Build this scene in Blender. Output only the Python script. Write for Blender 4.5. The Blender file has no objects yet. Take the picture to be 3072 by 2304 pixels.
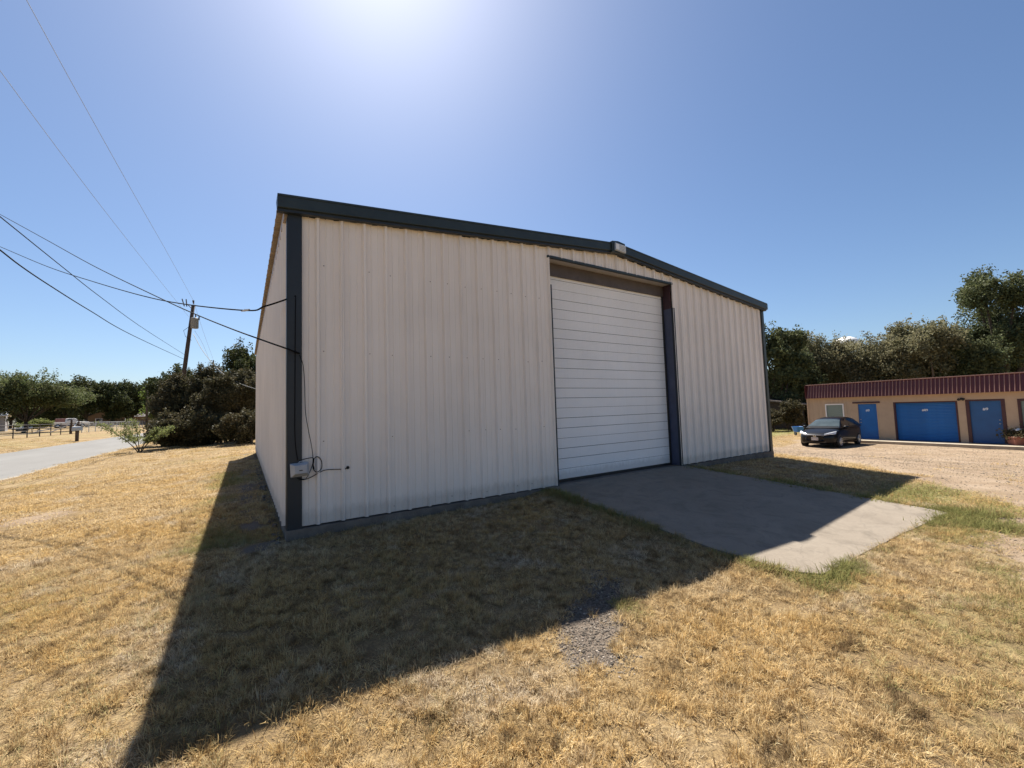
import bpy, math, random
import numpy as np
from mathutils import Vector, Matrix, Euler

sc = bpy.context.scene
COL = sc.collection
PI = math.pi
FT = 0.3048

# ------------------------------------------------------------------ camera
CAM = np.array([-0.4633, -5.9686, 1.3847])
YAW, PITCH, ROLL, FPX = -0.5772, 0.0624, -0.0320, 1235.8      # fitted to the photograph (focal length in px of 3072)
def cam_axes():
    cy, sy, cp, sp, cr, sr = math.cos(YAW), math.sin(YAW), math.cos(PITCH), math.sin(PITCH), math.cos(ROLL), math.sin(ROLL)
    f = np.array([-sy*cp, cy*cp, sp]); r = np.array([cy, sy, 0.0]); u = np.cross(r, f)
    return cr*r+sr*u, -sr*r+cr*u, f
_r, _u, _f = cam_axes()
cam = bpy.data.cameras.new('camera')
cam.sensor_fit = 'HORIZONTAL'; cam.sensor_width = 36.0
cam.lens = 36.0*FPX/3072.0
cam.clip_start = 0.05; cam.clip_end = 6000
co = bpy.data.objects.new('camera', cam)
co.matrix_world = Matrix(((_r[0], _u[0], -_f[0], CAM[0]), (_r[1], _u[1], -_f[1], CAM[1]), (_r[2], _u[2], -_f[2], CAM[2]), (0, 0, 0, 1)))
COL.objects.link(co); sc.camera = co

# ------------------------------------------------------------------ sky and sun
SUN_AZ, SUN_EL = math.radians(15.0), math.radians(54.5)         # azimuth from +y towards +x
w = bpy.data.worlds.new('World'); sc.world = w; w.use_nodes = True
nt = w.node_tree
for n in list(nt.nodes): nt.nodes.remove(n)
sky = nt.nodes.new('ShaderNodeTexSky'); sky.sky_type = 'NISHITA'; sky.sun_disc = False
sky.sun_elevation = SUN_EL; sky.sun_rotation = SUN_AZ
sky.altitude = 0; sky.air_density = 1.0; sky.dust_density = 0.78; sky.ozone_density = 6.0
bg = nt.nodes.new('ShaderNodeBackground'); bg.inputs['Strength'].default_value = 0.05
wo = nt.nodes.new('ShaderNodeOutputWorld')
nt.links.new(sky.outputs[0], bg.inputs[0]); nt.links.new(bg.outputs[0], wo.inputs[0])
sl = bpy.data.lights.new('sun', 'SUN'); sl.energy = 5.0; sl.angle = math.radians(0.53); sl.color = (1.0, 0.94, 0.85)
so = bpy.data.objects.new('sun', sl)
sd = Vector((math.sin(SUN_AZ)*math.cos(SUN_EL), math.cos(SUN_AZ)*math.cos(SUN_EL), math.sin(SUN_EL)))
so.rotation_euler = sd.to_track_quat('Z', 'Y').to_euler(); so.location = (0, 0, 30)
COL.objects.link(so)
sc.view_settings.view_transform = 'Standard'; sc.view_settings.look = 'None'
sc.view_settings.exposure = 1.33; sc.view_settings.gamma = 1.0; sc.view_settings.use_curve_mapping = False
sc.render.engine = 'CYCLES'
sc.cycles.max_bounces = 6; sc.cycles.diffuse_bounces = 3; sc.cycles.glossy_bounces = 3
sc.cycles.transmission_bounces = 4; sc.cycles.transparent_max_bounces = 8
sc.cycles.caustics_reflective = False; sc.cycles.caustics_refractive = False
sc.cycles.use_denoising = True

# ------------------------------------------------------------------ helpers
def tag(o, label=None, cat=None, group=None, kind=None):
    if label: o['label'] = label
    if cat: o['category'] = cat
    if group: o['group'] = group
    if kind: o['kind'] = kind
    return o
def empty(name, loc=(0, 0, 0), rz=0.0, label=None, cat=None, group=None):
    o = bpy.data.objects.new(name, None); COL.objects.link(o)
    o.empty_display_size = 0.2; o.location = loc; o.rotation_euler = (0, 0, rz)
    return tag(o, label, cat, group)
def link_mesh(name, me, mat=None, parent=None, smooth=False):
    if mat is not None and not me.materials: me.materials.append(mat)
    if smooth: me.shade_smooth()
    o = bpy.data.objects.new(name, me); COL.objects.link(o)
    if parent is not None: o.parent = parent
    return o
def np_mesh(name, V, F):
    V = np.ascontiguousarray(V, dtype=np.float32); F = np.ascontiguousarray(F, dtype=np.int32)
    me = bpy.data.meshes.new(name); k = F.shape[1]
    me.vertices.add(len(V)); me.vertices.foreach_set('co', V.ravel())
    me.loops.add(F.size); me.loops.foreach_set('vertex_index', F.ravel())
    me.polygons.add(len(F)); me.polygons.foreach_set('loop_start', np.arange(0, F.size, k, dtype=np.int32))
    me.update(calc_edges=True); return me
class MB:
    """collects boxes, tubes and sheets; build() links them as ONE mesh object"""
    def __init__(s): s.v = []; s.f = []
    def add(s, vs, fs):
        b = len(s.v); s.v += [tuple(map(float, q)) for q in vs]; s.f += [tuple(b+i for i in q) for q in fs]; return s
    def box(s, x0, x1, y0, y1, z0, z1, rot=None, at=(0, 0, 0)):
        vs = [(x, y, z) for x in (x0, x1) for y in (y0, y1) for z in (z0, z1)]
        if rot is not None: vs = [tuple(rot @ Vector(q) + Vector(at)) for q in vs]
        elif at != (0, 0, 0): vs = [(q[0]+at[0], q[1]+at[1], q[2]+at[2]) for q in vs]
        return s.add(vs, [(0, 1, 3, 2), (4, 6, 7, 5), (0, 4, 5, 1), (2, 3, 7, 6), (0, 2, 6, 4), (1, 5, 7, 3)])
    def tube(s, pts, r, n=6, cap=True):
        pts = [Vector(q) for q in pts]; rs = r if isinstance(r, (list, tuple)) else [r]*len(pts)
        vs = []; ref = Vector((0, 0, 1))
        for i, q in enumerate(pts):
            d = (pts[min(i+1, len(pts)-1)]-pts[max(i-1, 0)]).normalized()
            if abs(d.dot(ref)) > .95: ref = Vector((1, 0, 0)) if abs(d.x) < .9 else Vector((0, 1, 0))
            a = d.cross(ref).normalized(); b = d.cross(a)
            for k in range(n):
                t = 2*PI*k/n; vs.append(q+a*math.cos(t)*rs[i]+b*math.sin(t)*rs[i])
        fs = [(i*n+k, i*n+(k+1) % n, (i+1)*n+(k+1) % n, (i+1)*n+k) for i in range(len(pts)-1) for k in range(n)]
        if cap: fs += [tuple(range(n))[::-1], tuple((len(pts)-1)*n+k for k in range(n))]
        return s.add(vs, fs)
    def lathe(s, prof, at=(0, 0, 0), n=16, rot=None):
        vs = []
        for r, z in prof:
            for k in range(n):
                t = 2*PI*k/n; q = Vector((r*math.cos(t), r*math.sin(t), z))
                if rot is not None: q = rot @ q
                vs.append(q+Vector(at))
        fs = [(i*n+k, i*n+(k+1) % n, (i+1)*n+(k+1) % n, (i+1)*n+k) for i in range(len(prof)-1) for k in range(n)]
        return s.add(vs, fs)
    def grid(s, rows):
        n = len(rows[0]); vs = [q for r in rows for q in r]
        return s.add(vs, [(i*n+k, i*n+k+1, (i+1)*n+k+1, (i+1)*n+k) for i in range(len(rows)-1) for k in range(n-1)])
    def prism(s, poly, z0, z1):
        n = len(poly); vs = [(x, y, z0) for x, y in poly]+[(x, y, z1) for x, y in poly]
        return s.add(vs, [tuple(range(n))[::-1], tuple(range(n, 2*n))]+[(k, (k+1) % n, n+(k+1) % n, n+k) for k in range(n)])
    def mesh(s, name):
        me = bpy.data.meshes.new(name); me.from_pydata(s.v, [], s.f); me.update(); return me
    def build(s, name, mat=None, parent=None, smooth=False, bevel=0, at=None):
        o = link_mesh(name, s.mesh(name), mat, parent, smooth)
        if bevel:
            m = o.modifiers.new('bevel', 'BEVEL'); m.width = bevel; m.segments = 2; m.limit_method = 'ANGLE'
        if at is not None: o.location = at
        return o
def sst(a, b, x):
    t = np.clip((np.asarray(x, float)-a)/(b-a), 0, 1); return t*t*(3-2*t)
def H(x, y):
    """height of the ground, metres (0 = top of the warehouse slab)"""
    x = np.asarray(x, float); y = np.asarray(y, float)
    z = -.13-.17*sst(0.2, -4.2, y)-.05*sst(1, -1, x)*sst(-3, 1, y)
    z = z-.16*sst(-.3, -5.5, x)*sst(-6, 2, y)
    z = z-.05*sst(-5.8, -7.2, x)
    z = z+.55*sst(-13.9, -18.5, x)+.25*sst(-18, -40, x)
    rt = sst(9.5, 24.5, x)
    return z*(1-rt)+(-1.08)*rt
def h1(x, y): return float(H(x, y))
def vnoise(x, y, seed=0):
    xi = np.floor(x).astype(np.int64); yi = np.floor(y).astype(np.int64); xf = x-xi; yf = y-yi
    def hsh(a, b):
        n = (a*374761393+b*668265263+seed*1442695041) & 0x7fffffff
        n = ((n ^ (n >> 13))*1274126177) & 0x7fffffff
        return ((n ^ (n >> 16)) & 0xffff)/65535.0
    u = xf*xf*(3-2*xf); v = yf*yf*(3-2*yf)
    return (hsh(xi, yi)*(1-u)+hsh(xi+1, yi)*u)*(1-v)+(hsh(xi, yi+1)*(1-u)+hsh(xi+1, yi+1)*u)*v
def fbm(x, y, sc_=1.0, seed=0, oct_=3):
    t = 0; a = 1; s = 0
    for k in range(oct_): t = t+a*vnoise(x*sc_*2**k, y*sc_*2**k, seed+k*17); s += a; a *= .5
    return t/s

# ------------------------------------------------------------------ materials
class NT:
    def __init__(s, mat):
        mat.use_nodes = True; s.t = mat.node_tree
        for n in list(s.t.nodes): s.t.nodes.remove(n)
        s.out = s.t.nodes.new('ShaderNodeOutputMaterial')
    def n(s, kind, **kw):
        nd = s.t.nodes.new(kind)
        for k, v in kw.items():
            if k in nd.inputs: nd.inputs[k].default_value = v
            else: setattr(nd, k, v)
        return nd
    def l(s, a, b): s.t.links.new(a, b)
    def noise(s, scale, detail=4, rough=.6, vec=None, dist=0.0):
        nd = s.n('ShaderNodeTexNoise'); nd.inputs['Scale'].default_value = scale; nd.inputs['Detail'].default_value = detail
        nd.inputs['Roughness'].default_value = rough; nd.inputs['Distortion'].default_value = dist
        if vec is not None: s.l(vec, nd.inputs['Vector'])
        return nd.outputs['Fac']
    def ramp(s, fac, stops):
        nd = s.n('ShaderNodeValToRGB'); cr = nd.color_ramp
        while len(cr.elements) < len(stops): cr.elements.new(.5)
        for e, (p, c) in zip(cr.elements, stops):
            e.position = p; e.color = (*c, 1) if len(c) == 3 else c
        s.l(fac, nd.inputs[0]); return nd.outputs[0]
    def mix(s, fac, a, b, mode='MIX'):
        nd = s.n('ShaderNodeMix'); nd.data_type = 'RGBA'; nd.blend_type = mode
        for sock, v in ((nd.inputs[0], fac), (nd.inputs[6], a), (nd.inputs[7], b)):
            if hasattr(v, 'is_output'): s.l(v, sock)
            elif isinstance(v, (int, float)): sock.default_value = v
            else: sock.default_value = (*v, 1) if len(v) == 3 else v
        return nd.outputs[2]
    def math(s, op, a, b=None, c=None):
        nd = s.n('ShaderNodeMath'); nd.operation = op
        for i, v in enumerate((a, b, c)):
            if v is None: continue
            if hasattr(v, 'is_output'): s.l(v, nd.inputs[i])
            else: nd.inputs[i].default_value = v
        return nd.outputs[0]
    def bump(s, h, strength=.3, dist=.02):
        nd = s.n('ShaderNodeBump'); nd.inputs['Strength'].default_value = strength; nd.inputs['Distance'].default_value = dist
        s.l(h, nd.inputs['Height']); return nd.outputs[0]
    def pos(s, scale=None):
        g = s.n('ShaderNodeNewGeometry').outputs['Position']
        if scale is None: return g
        m = s.n('ShaderNodeVectorMath'); m.operation = 'MULTIPLY'; s.l(g, m.inputs[0]); m.inputs[1].default_value = scale
        return m.outputs[0]
    def obj(s, scale=None):
        g = s.n('ShaderNodeTexCoord').outputs['Object']
        if scale is None: return g
        m = s.n('ShaderNodeVectorMath'); m.operation = 'MULTIPLY'; s.l(g, m.inputs[0]); m.inputs[1].default_value = scale
        return m.outputs[0]
    def bsdf(s, color, rough=.6, metal=0.0, normal=None, spec=.5, **kw):
        b = s.n('ShaderNodeBsdfPrincipled')
        for k, v in (('Base Color', color), ('Roughness', rough), ('Metallic', metal), ('Specular IOR Level', spec)):
            if hasattr(v, 'is_output'): s.l(v, b.inputs[k])
            elif k == 'Base Color': b.inputs[k].default_value = (*v, 1)
            else: b.inputs[k].default_value = v
        for k, v in kw.items(): b.inputs[k].default_value = v
        if normal is not None: s.l(normal, b.inputs['Normal'])
        s.l(b.outputs[0], s.out.inputs[0]); return b
def mat(name): return bpy.data.materials.new(name)
def plain(name, col, rough=.6, metal=0.0, var=.12, scale=6.0, bump=0.0, spec=.5, bscale=None, stretch=None, **kw):
    m = mat(name); t = NT(m); v = t.obj(stretch)
    f = t.noise(scale, 5, .65, v)
    lo = tuple(c*(1-var) for c in col); hi = tuple(min(1, c*(1+var)) for c in col)
    c = t.ramp(f, [(.3, lo), (.7, hi)])
    nrm = t.bump(t.noise(bscale or scale*4, 4, .6, v), bump, .01) if bump else None
    t.bsdf(c, rough, metal, nrm, spec, **kw); return m

def wall_material(name, col, dirt=(.32, .27, .22), streak=True):
    m = mat(name); t = NT(m)
    big = t.noise(.55, 4, .6, t.pos())
    c = t.ramp(big, [(.3, tuple(k*.93 for k in col)), (.7, tuple(min(1, k*1.05) for k in col))])
    st = t.noise(1.0, 4, .7, t.pos((16, 16, .5)))
    c = t.mix(t.ramp(st, [(.52, (0, 0, 0)), (.85, (.16,)*3)]), c, dirt)
    sp = t.noise(38, 3, .6, t.pos())
    c = t.mix(t.ramp(sp, [(.68, (0, 0, 0)), (.8, (.25,)*3)]), c, dirt)
    z = t.n('ShaderNodeSeparateXYZ'); t.l(t.pos(), z.inputs[0])
    low = t.math('ADD', z.outputs[2], t.math('MULTIPLY', t.noise(5, 4, .7, t.pos((3, 3, 1))), -.22))
    c = t.mix(t.ramp(low, [(0, (.32,)*3), (.10, (0, 0, 0))]), c, (.30, .25, .20))        # splash dirt along the foot
    b = t.bump(t.noise(2.2, 2, .5, t.pos()), .18, .05)
    t.bsdf(c, .42, 0, b, .4); return m

M_wall = wall_material('cream_sheet_steel', (.82, .75, .685))
M_door = wall_material('white_door_steel', (.86, .85, .84), (.5, .5, .5))
M_trim = plain('dark_green_trim', (.020, .029, .028), .45, 0, .25, 3, .05)
M_trim2 = plain('dark_navy_trim', (.012, .017, .023), .5, 0, .25, 3, .05)
M_jamb = plain('blue_grey_steel_jamb', (.055, .065, .11), .5, .0, .2, 5, .05)
M_primer = plain('oxide_primer', (.05, .022, .026), .7, 0, .25, 8, .05)
M_soffit = plain('beige_soffit', (.50, .46, .43), .5, 0, .1, 3)
M_galv = plain('galvanized', (.42, .43, .43), .45, .5, .12, 10)
M_screw = plain('rusty_screw', (.16, .11, .085), .6, .3, .3, 30)
M_slab = plain('foundation_concrete', (.15, .125, .105), .9, 0, .35, 4, .6, .3, 18)
M_under = plain('roof_underside', (.36, .29, .23), .55, 0, .2, 4)
M_cable = plain('black_cable', (.008, .008, .009), .9, 0, .1, 10, spec=.1)
M_wire = plain('aluminium_wire', (.25, .26, .28), .5, .6, .1, 10)
M_greycable = plain('grey_service_cable', (.26, .26, .25), .9, 0, .1, 10)
M_box = plain('grey_plastic', (.38, .39, .41), .45, 0, .06, 6)
M_black = plain('black_plastic', (.015, .015, .016), .5, 0, .1, 8)
M_lens = plain('lamp_lens', (.75, .76, .75), .25, 0, .06, 10)
M_wood = plain('weathered_pole_wood', (.085, .06, .045), .85, 0, .35, 5, .5, .3, 12, (4, 4, .3))
M_bark = plain('bark', (.07, .055, .043), .95, 0, .4, 7, .7, .2, 14, (2, 2, .5))
M_palebark = plain('pale_bark', (.17, .14, .115), .95, 0, .35, 7, .6, .2, 14, (2, 2, .5))
M_tan = plain('tan_stucco', (.47, .345, .235), .9, 0, .09, 1.3, .4, .2, 60)
M_siding = plain('tan_siding', (.44, .335, .235), .85, 0, .12, 1.5, .2, .2, 30, (6, 6, .5))
M_maroon = plain('maroon_metal', (.085, .014, .011), .42, 0, .15, 2.5, .05)
M_maroonlip = plain('pale_maroon_metal', (.28, .15, .115), .5, 0, .15, 2.5)  # paler maroon than the panels, for ribs and cap
M_frame = plain('maroon_frame', (.055, .016, .018), .5, 0, .2, 4)
M_blue = plain('blue_paint', (.008, .115, .36), .5, 0, .12, 2, .05)
M_blue2 = plain('deep_blue_paint', (.012, .085, .235), .5, 0, .12, 2, .05)
M_white = plain('white_paint', (.78, .77, .75), .5, 0, .05, 4)
M_letter = plain('white_lettering', (.7, .72, .75), .6, 0, .04, 10)
M_terracotta = plain('terracotta', (.30, .12, .085), .85, 0, .15, 8, .2)
M_leafdark = None
def glass(name, col, rough=.06):
    m = mat(name); t = NT(m); f = t.noise(2.5, 2, .5, t.obj())
    t.bsdf(t.ramp(f, [(.3, tuple(c*.8 for c in col)), (.7, tuple(c*1.2 for c in col))]), rough, 0, None, .8); return m
M_glass = glass('dark_window_glass', (.02, .028, .03))
M_blind = plain('window_blind_glass', (.17, .23, .21), .15, 0, .15, 2, stretch=(1, 1, 30))

def leaf_material(name, dark, light, trans=.35, warm=None):
    m = mat(name); t = NT(m)
    a = t.n('ShaderNodeAttribute'); a.attribute_name = 'tint'
    c = t.ramp(a.outputs['Fac'], [(0, dark), (.75, light), (1, warm or light)])
    big = t.noise(.45, 3, .6, t.pos())
    c = t.mix(t.ramp(big, [(.35, (0, 0, 0)), (.7, (.45,)*3)]), c, warm or light)
    d = t.n('ShaderNodeBsdfPrincipled'); t.l(c, d.inputs['Base Color']); d.inputs['Roughness'].default_value = .7; d.inputs['Specular IOR Level'].default_value = .15
    tr = t.n('ShaderNodeBsdfTranslucent'); t.l(c, tr.inputs['Color'])
    mx = t.n('ShaderNodeMixShader'); mx.inputs[0].default_value = trans
    t.l(d.outputs[0], mx.inputs[1]); t.l(tr.outputs[0], mx.inputs[2]); t.l(mx.outputs[0], t.out.inputs[0]); return m
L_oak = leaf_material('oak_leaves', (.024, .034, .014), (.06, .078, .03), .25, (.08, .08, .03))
L_oakr = leaf_material('oak_leaves_painted_sunlit', (.04, .052, .026), (.105, .13, .058), .3, (.13, .13, .06))  # lighter copy of the oak leaves, side light put into the colour
L_brown = leaf_material('thin_olive_leaves', (.09, .092, .05), (.22, .215, .12), .35, (.26, .225, .135))
L_mesq = leaf_material('feathery_leaves', (.045, .065, .025), (.11, .14, .055), .4, (.15, .14, .07))
L_bright = leaf_material('bright_leaves', (.07, .12, .025), (.16, .22, .05), .45, (.2, .22, .06))
L_juniper = leaf_material('shrub_leaves', (.028, .03, .014), (.082, .078, .038), .25, (.115, .09, .05))
L_shrub = leaf_material('light_green_leaves', (.10, .12, .04), (.22, .26, .09), .4, (.26, .26, .10))

# ground: dry lawn with green, bare and gravelly areas (areas given as attributes computed below)
def ground_material():
    m = mat('dry_lawn_ground'); t = NT(m); P = t.pos()
    lot = t.n('ShaderNodeAttribute'); lot.attribute_name = 'lot'
    grn = t.n('ShaderNodeAttribute'); grn.attribute_name = 'green'
    dirt = t.n('ShaderNodeAttribute'); dirt.attribute_name = 'dirt'
    n1 = t.noise(.9, 5, .65, P); n2 = t.noise(9, 5, .7, P); n3 = t.noise(55, 4, .7, P)
    straw = t.ramp(t.math('ADD', t.math('MULTIPLY', n1, .5), t.math('MULTIPLY', n2, .5)), [(.32, (.13, .09, .05)), (.5, (.25, .175, .085)), (.66, (.40, .30, .17))])
    straw = t.mix(t.ramp(n3, [(.38, (.7,)*3), (.56, (0, 0, 0))]), straw, (.12, .08, .045))
    green = t.ramp(n2, [(.3, (.11, .115, .04)), (.7, (.24, .22, .09))])
    c = t.mix(t.ramp(t.math('ADD', grn.outputs['Fac'], t.math('MULTIPLY', t.math('SUBTRACT', n2, .5), .6)), [(.3, (0, 0, 0)), (.8, (.85,)*3)]), straw, green)
    earth = t.ramp(n3, [(.3, (.10, .08, .062)), (.7, (.20, .16, .125))])
    c = t.mix(t.ramp(t.math('ADD', dirt.outputs['Fac'], t.math('MULTIPLY', t.math('SUBTRACT', n2, .5), .7)), [(.4, (0, 0, 0)), (.6, (1, 1, 1))]), c, earth)
    grav = t.ramp(t.math('ADD', t.math('MULTIPLY', n1, .55), t.math('MULTIPLY', n3, .45)), [(.33, (.165, .115, .075)), (.5, (.27, .20, .135)), (.68, (.36, .285, .21))])
    track = t.noise(1.0, 4, .6, t.pos((1.1, .18, 1)))
    grav = t.mix(t.ramp(track, [(.42, (.45,)*3), (.56, (0, 0, 0))]), grav, (.22, .16, .10))
    c = t.mix(t.ramp(t.math('ADD', lot.outputs['Fac'], t.math('MULTIPLY', t.math('SUBTRACT', n2, .5), .9)), [(.42, (0, 0, 0)), (.6, (1, 1, 1))]), c, grav)
    b = t.bump(t.math('ADD', t.math('MULTIPLY', n2, .6), t.math('MULTIPLY', n3, .5)), .9, .05)
    t.bsdf(c, .95, 0, b, .15); return m
def concrete_material(name, a, b_, stain=(.16, .15, .14)):
    m = mat(name); t = NT(m); P = t.pos()
    n1 = t.noise(1.1, 6, .65, P); n2 = t.noise(28, 4, .7, P)
    c = t.ramp(t.math('ADD', t.math('MULTIPLY', n1, .7), t.math('MULTIPLY', n2, .3)), [(.3, a), (.7, b_)])
    c = t.mix(t.ramp(t.noise(2.3, 6, .7, P, 1.5), [(.48, (0, 0, 0)), (.74, (.7,)*3)]), c, stain)
    v = t.n('ShaderNodeTexVoronoi'); v.feature = 'DISTANCE_TO_EDGE'; v.inputs['Scale'].default_value = .33
    wv = t.n('ShaderNodeVectorMath'); wv.operation = 'ADD'; t.l(P, wv.inputs[0])
    nn = t.n('ShaderNodeTexNoise'); nn.inputs['Scale'].default_value = 1.6; nn.inputs['Detail'].default_value = 5; t.l(P, nn.inputs['Vector']); t.l(nn.outputs['Color'], wv.inputs[1])
    t.l(wv.outputs[0], v.inputs['Vector'])
    c = t.mix(t.ramp(v.outputs['Distance'], [(.0, (.28,)*3), (.003, (0, 0, 0))]), c, (.09, .08, .07))
    t.bsdf(c, .9, 0, t.bump(t.math('ADD', n2, t.math('MULTIPLY', n1, .6)), .35, .012), .2); return m
M_ground = ground_material()
M_apron = concrete_material('apron_concrete', (.18, .15, .118), (.25, .215, .172), (.125, .105, .083))
M_walk = concrete_material('walk_concrete', (.31, .26, .19), (.40, .34, .265))
def asphalt_material():
    m = mat('worn_asphalt'); t = NT(m); P = t.pos()
    n1 = t.noise(.6, 5, .6, t.pos((1, .25, 1))); n2 = t.noise(70, 3, .7, P)
    c = t.ramp(t.math('ADD', t.math('MULTIPLY', n1, .6), t.math('MULTIPLY', n2, .4)), [(.3, (.135, .13, .122)), (.7, (.195, .19, .18))])
    x = t.n('ShaderNodeSeparateXYZ'); t.l(P, x.inputs[0])
    e = t.math('ABSOLUTE', t.math('ADD', x.outputs[0], 10.5))
    e = t.math('ADD', e, t.math('MULTIPLY', t.noise(.8, 4, .7, P), .5))
    c = t.mix(t.ramp(t.math('DIVIDE', e, 4.0), [(.86, (0, 0, 0)), (.93, (.7,)*3)]), c, (.45, .39, .30))   # sandy edges
    t.bsdf(c, .9, 0, t.bump(n2, .4, .01), .2); return m
M_road = asphalt_material()

# ------------------------------------------------------------------ ground sheet, road, apron, walk
def poly_mask(X, Y, poly, soft):
    inside = np.zeros(X.shape, bool); dist = np.full(X.shape, 1e9); n = len(poly)
    for i in range(n):
        (x1, y1), (x2, y2) = poly[i], poly[(i+1) % n]
        c = ((y1 > Y) != (y2 > Y)) & (X < (x2-x1)*(Y-y1)/((y2-y1) if y2 != y1 else 1e-9)+x1); inside ^= c
        L = (x2-x1)**2+(y2-y1)**2; t = np.clip(((X-x1)*(x2-x1)+(Y-y1)*(y2-y1))/L, 0, 1)
        dist = np.minimum(dist, np.hypot(X-x1-t*(x2-x1), Y-y1-t*(y2-y1)))
    sgn = np.where(inside, dist, -dist); return sst(-soft, soft, sgn)
APRON = [(4.12, .02), (4.02, -1.6), (3.93, -3.2), (4.02, -3.95), (4.22, -4.15), (6.2, -4.20), (8.02, -4.30), (8.10, -4.15), (8.06, -2.0), (8.05, .02)]
LOT = [(14.6, 4.0), (14.4, 1.2), (13.5, -.8), (12.5, -2.1), (11.6, -3.2), (10.2, -3.75), (9.6, -4.45), (9.2, -5.2), (9.0, -12), (12, -60), (29.5, -60), (29.0, 6.4), (27.5, 5.6), (23.5, 5.0), (20, 5.6)]
BARE = [(6.7, -4.75), (7.6, -4.85), (9.3, -5.2), (9.2, -9), (5.2, -9), (4.8, -5.5), (5.5, -5.05)]
PATCH = [(2.66, -2.86), (2.50, -3.2), (2.06, -3.55), (1.62, -4.0), (1.36, -3.84), (1.54, -3.46), (1.98, -3.12), (2.40, -2.86)]
def areas(X, Y):
    nz = fbm(X, Y, 1.1, 5)
    wx = X+(fbm(X, Y, .8, 21)-.5)*.9; wy = Y+(fbm(X, Y, .8, 33)-.5)*.9
    lot = poly_mask(wx, wy, LOT, .45)
    lot = np.maximum(lot, .82*poly_mask(wx, wy, BARE, .5)*sst(.36, .6, fbm(X, Y, 1.7, 71)+.1))
    dirt = poly_mask(X+(fbm(X, Y, 5, 3)-.5)*.30, Y+(fbm(X, Y, 5, 8)-.5)*.30, PATCH, .13)*(1-.55*sst(-3.25, -2.95, Y))
    lot = np.maximum(lot, .75*poly_mask(wx, wy, [(-3.0, 4.2), (-4.6, 4.4), (-4.9, 5.6), (-3.2, 5.5)], .5)*sst(.42, .6, nz))
    side = np.exp(-np.abs(X+.35)/.22)*(Y > -.3)*(Y < 16)
    dirt = np.maximum(dirt, side*sst(.35, .6, fbm(X, Y, 2.2, 44)))
    g = .10+.25*sst(.45, .75, fbm(X, Y, .35, 9))
    ap = poly_mask(X, Y, APRON, .01)
    gx = np.hypot(np.maximum(np.abs(X-6.05)-2.0, 0), np.maximum(np.abs(Y+2.1)-2.1, 0))
    g = g+(1-ap)*.75*np.exp(-(gx/.28)**2)*sst(.3, .55, fbm(X, Y, 1.3, 12))
    g = g+.5*np.exp(-(((X-7.6)/1.5)**2+((Y+4.75)/.38)**2))+.55*np.exp(-(((X-9.4)/1.2)**2+((Y+3.6)/.6)**2))
    g = g+.42*sst(2.2, 5.5, X)*sst(-3.5, -5.2, Y)*sst(.4, .65, fbm(X, Y, .9, 31))
    g = g+.55*np.exp(-(((X+.75)/.5)**2))*(Y > .2)*(Y < 9)*sst(.3, .6, fbm(X, Y, .8, 77))
    g = g+.75*sst(24, 30, X)*sst(7, 10, Y)
    g = g+.35*np.exp(-(((X-2.25)/.14)**2+((Y+3.55)/.18)**2))+.35*np.exp(-(((X-1.95)/.1)**2+((Y+2.98)/.12)**2))
    g = g+.15*sst(-13.5, -15, X)
    return np.clip(lot, 0, 1), np.clip(g, 0, 1), np.clip(dirt, 0, 1)
def axis(lo, hi, fine, far, step0, step1):
    a = list(np.arange(lo, hi+1e-6, fine)); s = fine; q = hi
    while q < far: s = min(s*1.22, 200); q += s; a.append(q)
    s = fine; q = lo; b = []
    while q > -far: s = min(s*1.22, 200); q -= s; b.append(q)
    return np.array(b[::-1]+a)
gx = axis(-9, 15, .2, 3500, 0, 0); gy = axis(-7.2, 12, .2, 3500, 0, 0)
X, Y = np.meshgrid(gx, gy)
Z = H(X, Y)+(fbm(X, Y, 1.6, 2)-.5)*.05*(np.hypot(X, Y) < 60)+(fbm(X, Y, .35, 4)-.5)*.06*(np.hypot(X, Y) < 60)
Z = Z-.10*sst(-7.05, -7.7, X)*sst(-13.9, -13.2, X)           # keep the road bed clear
keep = poly_mask(X, Y, [(3.7, .3), (8.4, .3), (8.4, -4.5), (3.7, -4.5)], .3)
zap = -.02-.27*np.clip(-Y/4.2, 0, 1)
Z = Z*(1-keep)+(zap-.014)*keep
wk = poly_mask(X, Y, [(28.6, 8), (40, 8), (40, -22), (28.0, -22)], .3); Z = Z-.06*wk
nx, ny = len(gx), len(gy)
idx = np.arange(nx*ny).reshape(ny, nx)
F = np.stack([idx[:-1, :-1], idx[:-1, 1:], idx[1:, 1:], idx[1:, :-1]], -1).reshape(-1, 4)
me = np_mesh('ground', np.stack([X, Y, Z], -1).reshape(-1, 3), F)
lot, grn, dirt = areas(X, Y)
for nm, a in (('lot', lot), ('green', grn), ('dirt', dirt)):
    at = me.attributes.new(nm, 'FLOAT', 'POINT'); at.data.foreach_set('value', a.ravel().astype(np.float32))
ground = link_mesh('ground', me, M_ground, None, True); tag(ground, kind='structure', label='dry straw coloured lawn running into a pale gravel lot')
def zground(x, y): return h1(x, y)

rows = []
ys = list(np.arange(-60, 0, 2.0))+list(np.arange(0, 70, .5))+list(np.arange(70, 160, 2.0))+[200, 260, 340, 450, 600]
rng = random.Random(3)
for y in ys:
    e0 = rng.uniform(-.09, .09); e1 = rng.uniform(-.09, .09); zr = -.385
    rows.append([(-13.75+e0, y, zr-.03), (-13.5+e0, y, zr), (-10.5, y, zr+.05), (-7.4+e1, y, zr), (-7.15+e1, y, zr-.03)])
tag(MB().grid(rows).build('road', M_road, None, True), kind='structure', label='pale worn asphalt street running past the left lawn')

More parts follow.
